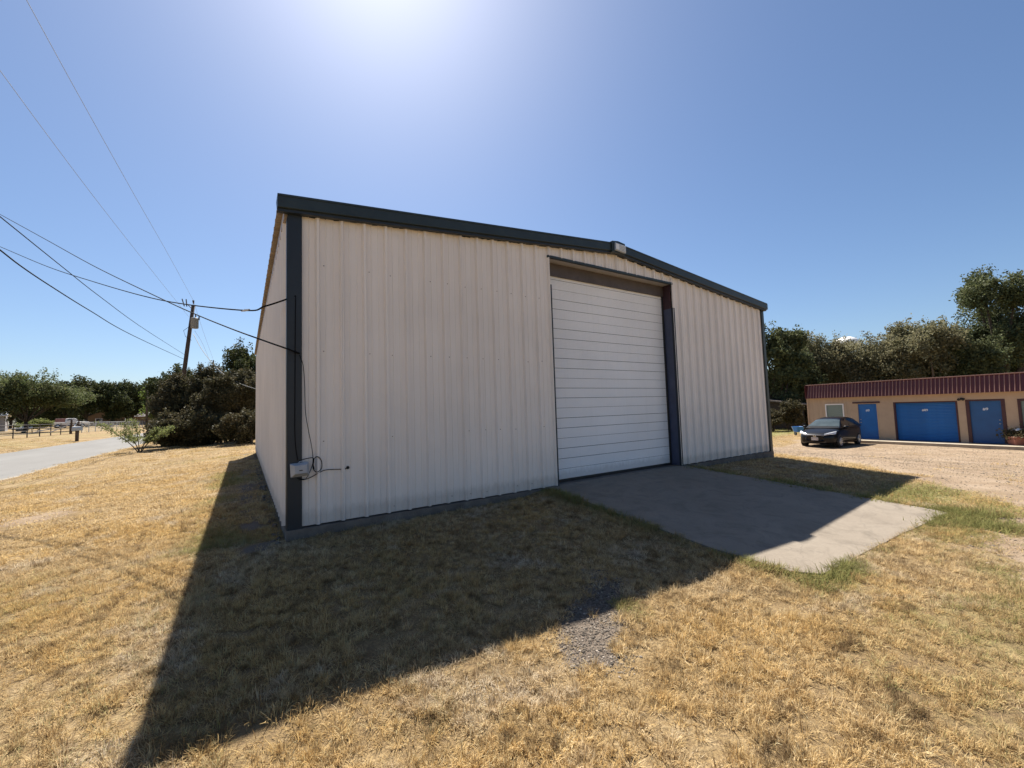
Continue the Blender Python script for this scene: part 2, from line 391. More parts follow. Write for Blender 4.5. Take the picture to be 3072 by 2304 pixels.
AP2 = []; rga = random.Random(19)
for (x0_, y0_), (x1_, y1_) in zip(APRON, APRON[1:]+APRON[:1]):
    m_ = max(1, int(math.hypot(x1_-x0_, y1_-y0_)/.12))
    for k in range(m_): AP2.append((x0_+(x1_-x0_)*k/m_+(rga.gauss(0, .004) if y0_ < -.1 else 0), y0_+(y1_-y0_)*k/m_+(rga.gauss(0, .004) if y0_ < -.1 else 0)))
mb = MB(); n = len(AP2)
top = [(x, y, -.02-.27*min(1, max(0, -y/4.2))) for x, y in AP2]
mb.add(top+[(x, y, z-.25) for x, y, z in top], [tuple(range(n))[::-1]]+[(k, (k+1) % n, n+(k+1) % n, n+k) for k in range(n)])
o = mb.build('concrete_apron', M_apron); tag(o, 'stained grey concrete ramp in front of the white roll up door', kind='structure')

# ------------------------------------------------------------------ the metal warehouse
W, LEN = 12.192, 15.4
def zt(x): return 4.225+.0935*min(x, W-x)
RIB0 = .352
def sheet_profile(a, b, phase=RIB0):
    """x offsets and heights of ribbed sheet steel between a and b (major rib every foot, two minor ribs between)"""
    pts = set()
    k0 = int(math.floor((a-phase)/FT))-1; k1 = int(math.ceil((b-phase)/FT))+1
    base = []
    for k in range(k0, k1+1):
        c = phase+k*FT
        base += [(c-.034, 0), (c-.014, .05), (c+.014, .05), (c+.034, 0)]
        for m in (.104, .2): base += [(c+m-.010, 0), (c+m-.005, .0075), (c+m+.005, .0075), (c+m+.010, 0)]
    base.sort()
    xs = [q[0] for q in base]; hs = [q[1] for q in base]
    out = [(a, float(np.interp(a, xs, hs)))]+[q for q in base if a < q[0] < b]+[(b, float(np.interp(b, xs, hs)))]
    return out
house = empty('metal_warehouse', (0, 0, 0), 0, 'cream ribbed steel warehouse with dark green trim and a white roll up door', 'warehouse')
rng = random.Random(11)
DX0, DX1, DZ1 = 4.305, 7.985, 4.25                                   # door opening
def screw_heads(pts, ax, parent):
    mb = MB()
    for (q, z) in pts:
        r = .008
        ring = [(math.cos(t)*r, math.sin(t)*r) for t in [k*PI/3 for k in range(6)]]
        if ax == 'y': vs = [(q+a, -.0015, z+b) for a, b in ring]+[(q+a*.7, -.0085, z+b*.7) for a, b in ring]
        else: vs = [(-.0015, q+a, z+b) for a, b in ring]+[(-.0085, q+a*.7, z+b*.7) for a, b in ring]
        mb.add(vs, [(k, (k+1) % 6, 6+(k+1) % 6, 6+k) for k in range(6)]+[tuple(range(6, 12))])
    if mb.v:
        o = mb.build('screw_heads', M_screw, parent); o['kind'] = 'stuff'
cuts = [.115, RIB0+FT]+[RIB0+FT*k for k in (4, 7, 10, 13, 16, 19, 22, 25, 28, 31, 34, 37)]+[W-.03]
for i in range(len(cuts)-1):
    a, b = cuts[i], cuts[i+1]; dj = rng.uniform(-.012, .008)
    over_door = a >= DX0-.03 and b <= DX1+.03
    lo = DZ1 if over_door else -.012+rng.uniform(-.004, .004)
    prof = sheet_profile(a, b); bow = rng.uniform(-.0015, .0015)
    rows = []
    for x, h in prof:
        tz = zt(x)-.188+dj+(rng.uniform(-.012, .006) if h < .01 else .004)
        rows.append([(x, -h-(.003 if i % 2 else 0), lo), (x, -h-(.003 if i % 2 else 0)+bow, (lo+tz)/2), (x, -h-(.003 if i % 2 else 0), tz)])
    p = MB().grid(rows).build('wall_panel', M_wall, house)
    sc_pts = []
    k = math.ceil((a-RIB0)/FT)
    while RIB0+k*FT < b:
        for z in (.075, 1.06, 2.24, 3.42):
            if z < lo or rng.random() < .12: continue
            xx = RIB0+k*FT+.075+rng.uniform(-.012, .012)
            if xx < b: sc_pts.append((xx, z+rng.uniform(-.012, .012)))
        k += 1
    screw_heads(sc_pts, 'y', p)
yc = [.03]+[.03+3*FT*k for k in range(1, 17)]+[LEN-.02]
for i in range(len(yc)-1):                                           # left side wall, ribs towards the street
    a, b = yc[i], yc[i+1]; off = .0008 if i % 2 else 0; lo = -.01+rng.uniform(-.006, .004)
    rows = [[(-h-off, y, lo), (-h-off, y, 4.02)] for y, h in sheet_profile(a, b, .22)]
    p = MB().grid([r[::-1] for r in rows]).build('wall_panel', M_wall, house)
    screw_heads([(y0+rng.uniform(-.01, .01), z) for y0 in np.arange(a+.12, b, FT) for z in (.08, 1.06, 2.24, 3.42) if rng.random() > .2], 'x', p)
for i in range(len(yc)-1):                                           # right side wall and rear wall
    rows = [[(W+h, y, -.01), (W+h, y, 4.02)] for y, h in sheet_profile(yc[i], yc[i+1], .22)]
    MB().grid(rows).build('wall_panel', M_wall, house)
for i in range(13):
    a, b = i*W/13, (i+1)*W/13
    MB().grid([[(x, LEN+h, -.01), (x, LEN+h, zt(x)-.2)] for x, h in sheet_profile(a, b)]).build('wall_panel', M_wall, house)
yr = [-.14]+[.10+3*FT*k for k in range(1, 17)]+[LEN+.14]
for i in range(len(yr)-1):                                           # roof sheets, both slopes
    for sgn in (0, 1):
        rows = []
        for y, h in sheet_profile(yr[i], yr[i+1], .10):
            hh = h*.9+(.0008 if i % 2 else 0)
            e = -.11 if not sgn else W+.06
            r = [(e, y, zt(-.10)-.022+hh), (W/2, y, zt(W/2)-.022+hh)]
            rows.append(r if sgn else r[::-1])
        o = MB().grid(rows).build('roof_panel', M_under, house)
        so_ = o.modifiers.new('thick', 'SOLIDIFY'); so_.thickness = .006
mb = MB()                                                            # eave strut under the roof edge
mb.box(-.045, -.004, .0, LEN, 3.99, 4.12); mb.build('eave_trim', M_under, house)
MB().box(W+.004, W+.045, .0, LEN, 3.99, 4.12).build('eave_trim', M_under, house)
def rake(x0, x1, name):
    prof = [(.12, .004), (-.15, .012), (-.158, .0), (-.158, -.018), (-.15, -.024), (-.15, -.160), (-.142, -.168), (-.115, -.168), (-.115, -.15), (-.02, -.15)]
    rows = [[(x, y, zt(x)+dz) for y, dz in prof] for x in np.linspace(x0, x1, 5)]
    mb = MB().grid([r[::-1] for r in rows])
    n = len(prof); mb.f += [tuple(range(n)), tuple(range(len(mb.v)-1, len(mb.v)-1-n, -1))]
    return mb.build(name, M_trim, house)
rake(-.13, W/2, 'rake_trim'); rake(W/2, W+.06, 'rake_trim')
for x0_, x1_ in ((-.13, W/2), (W/2, W+.06)):
    MB().grid([[(x, y, zt(x)+dz) for y, dz in ((-.02, -.185), (-.045, -.19), (-.045, -.206), (-.118, -.206), (-.118, -.16))] for x in (x0_, x1_)]).build('rake_return', M_trim2, house)  # darker trim colour paints in the shade under the rake
mb = MB()                                                            # rounded end of the right rake
mb.prism([(-.15, 0), (.05, 0), (.05, .02), (-.15, .02)], 0, 0)
MB().grid([[(x, y, zt(W+.06)+dz) for y, dz in ((.12, .004), (-.15, .012), (-.158, -.01), (-.15, -.168), (-.05, -.168))] for x in (W+.06,)]+
          [[(W+.11, y, zt(W+.06)+dz-.03) for y, dz in ((.12, .0), (-.14, .0), (-.146, -.01), (-.14, -.13), (-.05, -.15))]]).build('rake_end_cap', M_trim, house)
MB().grid([[(x, .012, zt(x)-.36) for x in np.linspace(0, W, 9)], [(x, .012, zt(x)-.1) for x in np.linspace(0, W, 9)]]).build('rake_backing', M_trim2, house)
def corner(x0, x1, y1, name):
    mb = MB(); z0, z1 = -.035, zt(max(0, min(x0, W)))-.19
    mb.box(x0, x1, -.044, .0, z0, z1)
    return mb
c = corner(-.006, .160, 0, ''); c.box(-.014, -.0065, -.03, .11, -.035, 4.0); c.build('corner_trim', M_trim2, house, bevel=.004)
c = corner(W-.075, W+.045, 0, ''); c.box(W+.004, W+.044, 0, .07, -.035, 4.0); c.build('corner_trim', M_trim, house, bevel=.004)
slab = MB().box(-.02, W+.05, -.055, LEN+.03, -.5, -.03)
o = slab.build('foundation', M_slab, house)
for q in o.data.vertices: q.co.x += rng.uniform(-.005, .005)
mb = MB(); rngs = random.Random(8)                                   # crumbled concrete along the side of the slab
for k in range(160):
    y = rngs.uniform(-.05, 15); s = rngs.uniform(.012, .034)
    mb.box(-s*.7, s*.7, -s, s, -s*.5, s*.5, Euler((rngs.uniform(-.5, .5), rngs.uniform(-.5, .5), rngs.uniform(0, 3))).to_matrix(), (rngs.uniform(-.16, -.04), y, rngs.uniform(-.2, -.13)))
o = mb.build('foundation_rubble', M_slab, house); o['kind'] = 'stuff'
# opening: jambs, header, trims
MB().box(DX1, DX1+.01, -.002, .30, -.02, 3.66).build('door_jamb', M_jamb, house)
MB().box(DX1-.006, DX1+.012, .01, .31, 3.661, 4.24).build('door_jamb', M_primer, house)
MB().box(DX0-.012, DX0-.002, .002, .30, -.02, 4.24).build('door_jamb', M_jamb, house)
MB().box(DX1-.035, DX1-.004, .215, .245, 0, 4.1).build('door_track', M_black, house)
MB().box(DX0-.003, DX0+.042, -.05, -.001, -.03, 3.70).build('jamb_trim', M_trim2, house)
MB().box(DX1-.02, DX1+.048, -.05, -.001, -.03, 3.66).build('jamb_trim', M_trim2, house)
MB().box(DX0-.02, DX1+.03, -.052, .0, DZ1-.035, DZ1+.012).build('header_trim', M_trim, house, bevel=.004)
MB().box(DX0, DX1, .001, .235, DZ1-.02, DZ1-.004).build('header_soffit', M_soffit, house)
MB().box(DX0, DX1, .205, .235, 3.98, DZ1-.022).build('header_beam', plain('dark_header_steel', (.085, .066, .058), .6, 0, .2, 4), house)
for s in range(7):                                                   # seven door sections of three fluted bands
    z0 = .02+s*.586; dm = MB()
    for b in range(3):
        zb = z0+b*.1953; a_, c_ = (.0022, .192) if b == 1 else ((.0032, .1935) if b == 0 else (.0032, .1915))
        prof = [(.013, zb+a_), (.002, zb+a_+.002), (0, zb+a_+.007)]
        for m in range(1, 6): prof += [(.0005, zb+.012+m*.027), (.0042, zb+.0165+m*.027), (.0005, zb+.021+m*.027)]
        prof += [(0, zb+c_-.006), (.002, zb+c_-.002), (.013, zb+c_)]
        dm.grid([[(DX0+.004, .25+d, z), (DX1-.03, .25+d, z)] for d, z in prof])
    dm.build('door_section', M_door, house)
MB().box(DX0, DX1-.03, .264, .29, -.02, 4.15).build('door_shade_and_seal', M_black, house)  # black sheet standing in for the shade in the door grooves
MB().box(DX0+.004, DX1-.03, .235, .28, -.015, .022).build('door_shade_and_seal', M_black, house)
# ridge cap and the lamp under it
rc = [(-.19, 0), (-.19, .0)]
mb = MB(); pr = [(5.88, zt(5.88)-.205), (5.88, zt(5.88)+.03), (6.06, zt(6.06)+.038), (6.27, zt(6.27)+.026), (6.27, zt(6.27)-.205), (6.08, zt(6.08)-.215)]
mb.add([(x, -.185, z) for x, z in pr]+[(x, -.12, z) for x, z in pr], [(0, 1, 2, 3, 4, 5)[::-1], (6, 7, 8, 9, 10, 11)]+[(k, (k+1) % 6, 6+(k+1) % 6, 6+k) for k in range(6)])
mb.build('ridge_cap', M_trim, house, bevel=.004)
lamp = empty('flood_lamp', (6.095, -.186, 4.68), 0, 'small white twin lens lamp on the peak of the warehouse gable', 'lamp')
MB().box(-.165, .16, -.03, .0, -.085, .08).build('housing', M_galv, lamp, bevel=.006)
MB().box(-.15, -.045, -.042, -.031, -.065, .062).build('lens', M_lens, lamp, bevel=.004)
f = MB().box(-.025, .145, -.038, -.031, -.07, .065).build('reflector', M_lens, lamp)
for k in range(4): MB().box(-.015, .135, -.046, -.039, -.055+k*.03, -.043+k*.03).build('louvre', M_galv, lamp)
lamp.rotation_euler = (0, math.radians(4), 0)

# utility box and cables at the near corner
ub = empty('utility_box', (.145, -.05, .725), 0, 'grey plastic utility box on the corner trim of the warehouse', 'utility box')
MB().box(-.13, .10, -.055, -.002, -.105, .085).build('base', M_box, ub, bevel=.008)
mb = MB(); a = [(-.125, -.10), (.098, -.10), (.098, .08), (-.125, .08)]; b = [(-.075, -.055), (.075, -.055), (.075, .06), (-.075, .06)]
mb.add([(x, -.056, z) for x, z in a]+[(x, -.125, z) for x, z in b], [(0, 1, 5, 4), (1, 2, 6, 5), (2, 3, 7, 6), (3, 0, 4, 7), (4, 5, 6, 7)])
mb.build('cover', M_box, ub, bevel=.004)
MB().box(-.022, .018, -.128, -.1255, -.02, -.006).build('badge', M_black, ub)
MB().tube([(-.02, -.03, .086), (-.01, -.03, .10), (.02, -.03, .102), (.03, -.03, .086)], .008).build('hasp', M_galv, ub)
ub.scale = (.92, .92, .9); ub.rotation_euler = (0, math.radians(-3), math.radians(-4))
def smooth_path(pts, n=6):
    P = [Vector(q) for q in pts]; P = [2*P[0]-P[1]]+P+[2*P[-1]-P[-2]]; out = []
    for i in range(1, len(P)-2):
        for k in range(n):
            t = k/n; out.append(.5*((2*P[i])+(-P[i-1]+P[i+1])*t+(2*P[i-1]-5*P[i]+4*P[i+1]-P[i+2])*t*t+(-P[i-1]+3*P[i]-3*P[i+1]+P[i+2])*t**3))
    return out+[P[-2]]
def cable(name, pts, r, m, label, n=8, parent=None, seg=6):
    o = MB().tube(smooth_path(pts, n), r, seg).build(name, m, parent, True); return tag(o, label, 'cable') if parent is None else o
cable('hanging_cable', [(.13, -.05, 2.18), (.17, -.06, 2.05), (.19, -.045, 1.8), (.20, -.04, 1.45), (.235, -.04, 1.2), (.27, -.045, 1.0), (.285, -.05, .84), (.27, -.07, .74), (.20, -.10, .60), (.12, -.06, .585)], .0045, M_cable, 'thin black cable hanging down the cream wall to the grey utility box')
loop = [(.30, -.05, .70), (.285, -.07, .80), (.33, -.06, .86), (.385, -.05, .80), (.385, -.05, .70), (.33, -.05, .66), (.285, -.06, .72), (.29, -.06, .84), (.20, -.08, .845), (.13, -.06, .825)]
cable('coiled_cable', loop, .0055, M_cable, 'coil of black cable looped beside the grey utility box')
cable('outlet_cable', [(.10, -.06, .61), (.19, -.05, .585), (.26, -.045, .60), (.37, -.045, .655), (.45, -.04, .675), (.58, -.012, .665), (.67, -.03, .66), (.715, -.02, .675), (.72, .01, .675)], .0055, M_cable, 'black cable running along the wall from the box into a hole')
tag(MB().lathe([(.0, -.0), (.022, 0), (.02, .012), (.008, .016)], (.72, -.006, .675), 12, Euler((PI/2, 0, 0)).to_matrix()).build('cable_grommet', M_black), 'round black grommet where the cable enters the cream wall', 'grommet')
cable('trim_cable', [(.085, -.05, 2.95), (.082, -.052, 2.6), (.08, -.05, 2.1), (.078, -.052, 1.6), (.078, -.05, 1.2), (.09, -.052, .98), (.11, -.055, .83)], .0055, M_cable, 'black cable clipped straight down the dark corner trim')

# ------------------------------------------------------------------ utility poles and overhead lines
def pxdir(u, v):
    d = _r*((u-1536)/FPX)+_u*((1152-v)/FPX)+_f; return d
def at(u, v, D):
    """world point seen at a photograph position, D metres in front of the camera (used only to read positions off the photograph)"""
    return Vector(CAM+pxdir(u, v)*D)
PT, PB = at(580, 915, 36), None
lowp = at(553, 1112, 36); ax = (PT-lowp).normalized(); gz = h1(-5.5, 39)
PB = lowp-ax*((lowp.z-gz+.4)/ax.z)
pole = empty('utility_pole', (PB.x, PB.y, gz), 0, 'tall leaning wooden power pole with a grey transformer', 'utility pole', 'utility poles by the street')
def rel(q, o): return tuple(Vector(q)-Vector(o.location))
MB().tube([rel(PB, pole), rel((PB+PT)/2, pole), rel(PT, pole)], [.19, .165, .135], 10).build('post', M_wood, pole, True)
tr_c = at(584, 970, 35.6)
MB().lathe([(0, .46), (.25, .46), (.29, .42), (.30, .40), (.28, .38), (.28, -.40), (.24, -.44), (0, -.44)], rel(tr_c, pole), 14).build('transformer', plain('transformer_grey', (.20, .205, .21), .6, 0, .1, 6), pole, True)
for k, (dx, dz) in enumerate(((.06, .62), (.30, .45))):
    MB().lathe([(.0, .22), (.05, .22), (.03, .16), (.06, .12), (.035, .07), (.06, .03), (.035, -.02), (.055, -.12), (0, -.14)], rel(tr_c+Vector((dx, 0, dz)), pole), 8).build('bushing', M_wood, pole, True)
MB().lathe([(0, .18), (.06, .16), (.09, .1), (.05, .06), (.09, .02), (.04, -.05), (.03, -.2)], rel(PT+Vector((0, 0, .25)), pole), 10).build('insulator', M_wood, pole, True)
q = at(553, 908, 36)
mb = MB(); mb.tube([rel(PT-ax*.4, pole), rel(q+Vector((.15, 0, -.05)), pole)], .03, 6)
for s in (-.16, .12): mb.tube([rel(q+Vector((s, 0, .32)), pole), rel(q+Vector((s*.6+.1, 0, -.32)), pole)], .045, 6)
mb.build('fuse_cutout', M_wood, pole)
mb = MB(); mb.tube([rel(tr_c+Vector((-.25, 0, -.2)), pole), rel(tr_c+Vector((-.75, 0, -.7)), pole), rel(tr_c+Vector((-.6, 0, -1.2)), pole), rel(tr_c+Vector((-.2, 0, -1.5)), pole)], .018, 5); mb.build('lead_wire', M_cable, pole)
P2 = at(640, 1088, 62); g2 = h1(P2.x, P2.y)
pole2 = empty('utility_pole', (P2.x, P2.y, g2), 0, 'distant upright power pole showing above the dark thicket', 'utility pole', 'utility poles by the street')
MB().tube([(0, 0, -.4), (0, 0, P2.z-g2)], [.17, .12], 8).build('post', M_wood, pole2, True)
MB().lathe([(0, .4), (.08, .35), (.12, .2), (.05, .1), (.1, 0)], (0, 0, P2.z-g2), 8).build('insulator', M_wood, pole2)
mb = MB(); mb.tube([(0, 0, P2.z-g2-.6), (.75, .2, P2.z-g2-.5)], .04, 5); mb.tube([(.7, .2, P2.z-g2-.1), (.8, .2, P2.z-g2-.95)], .06, 5); mb.build('fuse_cutout', M_wood, pole2)
P3 = at(442, 1162, 88); g3 = h1(P3.x, P3.y)
pole3 = empty('utility_pole', (P3.x, P3.y, g3), 0, 'far thin wooden pole before the pale green tree', 'utility pole', 'utility poles by the street')
MB().tube([(0, 0, -.4), (0, 0, P3.z-g3)], [.22, .14], 8).build('post', M_wood, pole3, True)
MB().box(-.9, .9, -.06, .06, P3.z-g3-.6, P3.z-g3-.45).build('crossarm', M_wood, pole3)
def span(name, pts, r, m, label, tail=None):
    path = smooth_path(pts, 10)
    if tail is not None:
        e = path[-1]; tl_ = Vector(tail); path += [e.lerp(tl_, k/10)-Vector((0, 0, .12*math.sin(PI*k/10))) for k in range(1, 11)]
    return tag(MB().tube(path, r, 5).build(name, m, None, True), label, 'cable')
def ext(a, b, k): return b+(b-a)*k
a0, a1 = at(411.6, 600, 19), at(79.6, 0, 10.6)
span('primary_wire', [PT+Vector((0, 0, .4)), at(500, 755, 25.5), a0, at(240, 293, 13.5), a1], .008, M_wire, 'topmost thin power line climbing to the upper left', (-5.4, -28, 12.0))
b0, b1 = at(289, 600, 17.5), at(0, 211.6, 10.8)
span('neutral_wire', [at(566, 950, 36), at(430, 780, 24.5), b0, at(140, 402, 13.6), b1], .008, M_wire, 'second thin power line below the topmost one', (-5.6, -28, 10.6))
c0, c1 = at(186, 800, 11.2), at(0, 650, 8.3)
span('upper_phone_cable', [at(555, 1065, 36), at(430, 985, 21), at(300, 890, 14.3), c0, c1], .011, M_cable, 'upper of two black cables landing low on the leaning pole', (-5.6, -28, 6.9))
d0, d1 = at(65, 800, 8.6), at(0, 750, 7.6)
span('lower_phone_cable', [at(553, 1078, 36), at(400, 1007, 19), at(270, 932, 13), at(150, 857, 10), d0, d1], .014, M_cable, 'thick lower black cable landing low on the leaning pole', (-5.6, -28, 6.4))
B0 = at(143, 800, 13.2); B1 = at(0, 740, 15.5)
span('service_cable', [(.09, -.045, 2.95), at(797, 918, 5.35), at(734, 931, 6.1), at(544, 911, 8.0), at(422, 886, 9.5), at(280, 845, 11.3), B0, B1, ext(B0, B1, 1.5)], .011, M_cable, 'black service cable sagging from the upper warehouse corner to the left')
tag(MB().tube([at(724, 934, 6.2), at(734, 931, 6.08), at(748, 929, 5.95)], [.006, .018, .012], 6).build('cable_clamp', M_galv), 'small grey splice clamp on the sagging service cable', 'clamp')
D0 = at(285, 800, 11.5); D1 = at(0, 643, 16.5)
span('drop_cable', [(.13, -.05, 2.2), at(860, 1046, 5.2), at(797, 1024, 5.6), at(690, 985, 6.6), at(582, 941, 7.8), at(477, 893, 9.0), D0, at(140, 720, 13.8), D1, ext(D0, D1, 1.0)], .011, M_cable, 'black drop cable from the middle of the warehouse corner to the left')
span('rear_service_cable', [at(580, 1002, 36), at(610, 1055, 33), at(660, 1113, 30), at(715, 1148, 28), at(768, 1167, 26.5), at(800, 1175, 26)], .022, M_greycable, 'pale service cable dipping across the dark thicket behind the warehouse')
span('far_primary_wire', [PT+Vector((0, 0, .4)), at(605, 980, 46), P2+Vector((0, 0, .4))], .01, M_wire, 'upper thin wire between the leaning pole and the distant pole')
span('far_neutral_wire', [tr_c+Vector((0, .2, -.6)), at(612, 1040, 46), P2+Vector((0, 0, -1.2))], .01, M_wire, 'lower thin wire between the leaning pole and the distant pole')

# ------------------------------------------------------------------ the tan storage building across the lot
def text_mesh(name, body, size, m, parent, loc, rot):
    cu = bpy.data.curves.new(name, 'FONT'); cu.body = body; cu.size = size; cu.extrude = .002; cu.align_x = 'CENTER'; cu.align_y = 'CENTER'; cu.offset = size*.02
    tmp = bpy.data.objects.new(name+'_t', cu); COL.objects.link(tmp)
    dg = bpy.context.evaluated_depsgraph_get(); me = bpy.data.meshes.new_from_object(tmp.evaluated_get(dg))
    bpy.data.objects.remove(tmp); me.materials.clear()
    o = link_mesh(name, me, m, parent); o.location = loc; o.rotation_euler = rot; return o
ZB = -.98
st = empty('storage_building', (30.33, 6.11, ZB), math.radians(-94.17), 'low tan storage building with maroon ribbed mansard and blue doors', 'building')
SL, SD, SH = 13.5, 8.0, 2.6
ops = [(1.06, 1.92, 1.19, 2.02), (2.63, 3.62, 0, 2.07), (4.32, 6.84, 0, 2.10), (7.12, 8.42, 0, 2.14), (8.80, 10.2, .75, 2.12), (10.7, 11.7, 0, 2.1)]
def wall_run(t0, t1, m, name):
    mb = MB(); x = t0
    for a, b, z0, z1 in [q for q in ops if q[0] >= t0 and q[1] <= t1]:
        mb.box(x, a, 0, .2, -.15, SH); mb.box(a, b, 0.0005, .1995, z1, SH-.001)
        if z0 > 0: mb.box(a, b, .0005, .1995, -.15, z0)
        x = b
    mb.box(x, t1, 0, .2, -.15, SH); return mb.build(name, m, st)
wall_run(.02, 2.3, M_siding, 'front_wall'); wall_run(2.302, SL, M_tan, 'front_wall')
for k in range(12):
    x = .14+k*.2
    z0, z1 = (0, 2.5)
    if 1.0 < x < 1.98: MB().box(x-.006, x+.006, -.004, .0, 0, 1.12).build('siding_batten', M_siding, st); z0 = 2.1
    if x < 2.3: MB().box(x-.006, x+.006, -.004, .0, z0, z1).build('siding_batten', M_siding, st)
MB().box(-.03, .055, -.03, .05, -.1, 2.5).build('corner_board', M_tan, st)
MB().box(.0, .2, .2, SD, -.15, SH).build('side_wall', M_siding, st)
MB().box(SL-.2, SL, .2, SD, -.15, SH).build('side_wall', M_tan, st)
MB().box(0, SL, SD, SD+.2, -.15, SH).build('rear_wall', M_tan, st)
MB().box(.02, SL-.02, .1, SD+.1, SH+.002, SH+.14).build('roof', M_galv, st)
# window in the siding
wd = MB(); a, b, z0, z1 = ops[0]
for q in ((a-.06, b+.06, z1, z1+.07), (a-.06, b+.06, z0-.07, z0), (a-.06, a, z0, z1), (b, b+.06, z0, z1)): wd.box(q[0], q[1], -.035, .03, q[2], q[3])
win = wd.build('window', M_white, st, bevel=.004)
MB().box(a, b, .012, .02, z0, z1).build('pane', M_blind, win)
MB().box(a-.16, b+.16, -.012, -.0005, z1+.075, z1+.14).build('window_casing', M_siding, st)
def slab_door(op, m, fr, label_txt, frame_w, lintel=False, knob=-1):
    a, b, z0, z1 = op; w_ = frame_w
    mb = MB()
    for q in ((a, a+w_, 0, z1), (b-w_, b, 0, z1), (a+w_, b-w_, z1-w_*.6, z1)): mb.box(q[0], q[1], -.012, .12, q[2], q[3])
    mb.build('door_frame', fr, st)
    d = MB().box(a+w_, b-w_, .05, .09, .01, z1-w_*.6).build('door', m, st)
    kx = a+w_+.09 if knob < 0 else b-w_-.09
    MB().lathe([(.0, .055), (.028, .05), (.03, .03), (.014, .018), (.03, .004), (.03, 0)], (kx, .05, .96), 10, Euler((PI/2, 0, 0)).to_matrix()).build('knob', M_galv, d, True)
    MB().lathe([(.0, .02), (.026, .018), (.028, 0)], (kx, .05, 1.13), 10, Euler((PI/2, 0, 0)).to_matrix()).build('lock', M_galv, d, True)
    if label_txt: text_mesh('door_number', label_txt, .17, M_letter, d, ((a+b)/2, .046, 1.66), (PI/2, 0, 0))
    MB().box(a+.02, b-.02, -.06, .1, .0, .012).build('threshold', M_galv, st)
    if lintel: MB().box(a-.18, b+.12, -.05, -.0, z1+.01, z1+.10).build('lintel', M_frame, st)
slab_door(ops[1], M_blue, M_tan, '#8', .05, True, -1)
slab_door(ops[3], M_blue2, M_frame, '#9', .13, False, 1)
slab_door(ops[5], M_blue2, M_frame, '', .13, False, 1)
a, b, z0, z1 = ops[2]                                                # blue roll up door
mb = MB()
for q in ((a, a+.07, 0, z1), (b-.07, b, 0, z1), (a+.07, b-.07, z1-.06, z1)): mb.box(q[0], q[1], -.01, .15, q[2], q[3])
mb.build('shutter_frame', M_frame, st)
ru = MB().box(a+.05, b-.05, .13, .15, 0, z1).build('shutter', M_blue, st)
sl_me = None
for k in range(26):
    z = .012+k*.0785
    rows = [[(a+.07, .128-.016*math.sin(PI*t), z+.0785*t), (b-.07, .128-.016*math.sin(PI*t), z+.0785*t)] for t in (0, .2, .5, .8, 1)]
    if sl_me is None: sl_me = MB().grid([[(x, y, zz-z) for x, y, zz in r] for r in rows]).mesh('slat')
    link_mesh('slat', sl_me, M_blue, ru).location = (0, 0, z)
text_mesh('unit_number', '#89', .15, M_letter, ru, ((a+b)/2, .105, 1.64), (PI/2, 0, 0))
a, b, z0, z1 = ops[4]                                                # window with maroon frame at the picture's edge
mb = MB()
for q in ((a, a+.1, z0, z1), (b-.1, b, z0, z1), (a+.1, b-.1, z1-.1, z1), (a+.1, b-.1, z0, z0+.08)): mb.box(q[0], q[1], -.02, .1, q[2], q[3])
win2 = mb.build('window', M_frame, st)
MB().box(a+.1, b-.1, .05, .06, z0+.08, z1-.1).build('pane', M_blind, win2)
# mansard: sloping backing and ribbed panels
MZ0, MZ1, MO0, MO1 = 2.47, 3.30, -.26, -.08
MS = .06
MB().box(MS+.02, SL+.2, MO0+.02, .0, MZ0-.012, MZ0+.012).build('soffit', M_tan, st)
MB().add([(MS, MO1+.02, MZ1), (SL+.3, MO1+.02, MZ1), (SL+.3, .25, MZ1), (MS, .25, MZ1), (MS, MO0+.02, MZ0), (SL+.3, MO0+.02, MZ0), (SL+.3, .25, MZ0), (MS, .25, MZ0)],
         [(0, 1, 2, 3), (0, 4, 5, 1), (0, 3, 7, 4), (1, 5, 6, 2), (3, 2, 6, 7)]).build('mansard_core', M_frame, st)
pit = .157
mp = MB()
prof = [(0, 0), (.10, 0), (.112, .032), (.134, .032), (.146, 0), (pit, 0)]
rows = [[(x, MO0-h*.95, MZ0-h*.25), (x, MO1-h*.95, MZ1-h*.25)] for x, h in prof]
me_p = mp.grid(rows).mesh('mansard_panel')
mr = MB(); rows = [[(x, MO0-h*.95-.003, MZ0-.006), (x, MO1-h*.95-.003, MZ1-.004)] for x, h in ((.103, .010), (.112, .034), (.134, .034), (.143, .010))]
me_r = mr.grid(rows).mesh('rib')
for k in range(int((SL+.4)/pit)):
    o = link_mesh('mansard_panel', me_p, M_maroon, st); o.location = (MS+k*pit, 0, 0)
    q = link_mesh('rib', me_r, M_maroonlip, o)
MB().box(MS-.03, SL+.33, MO1-.07, .27, MZ1+.001, MZ1+.05).build('mansard_cap', M_maroonlip, st, bevel=.006)
MB().box(MS-.03, MS-.001, MO0-.03, .25, MZ0-.02, MZ1).build('mansard_end', M_maroon, st)
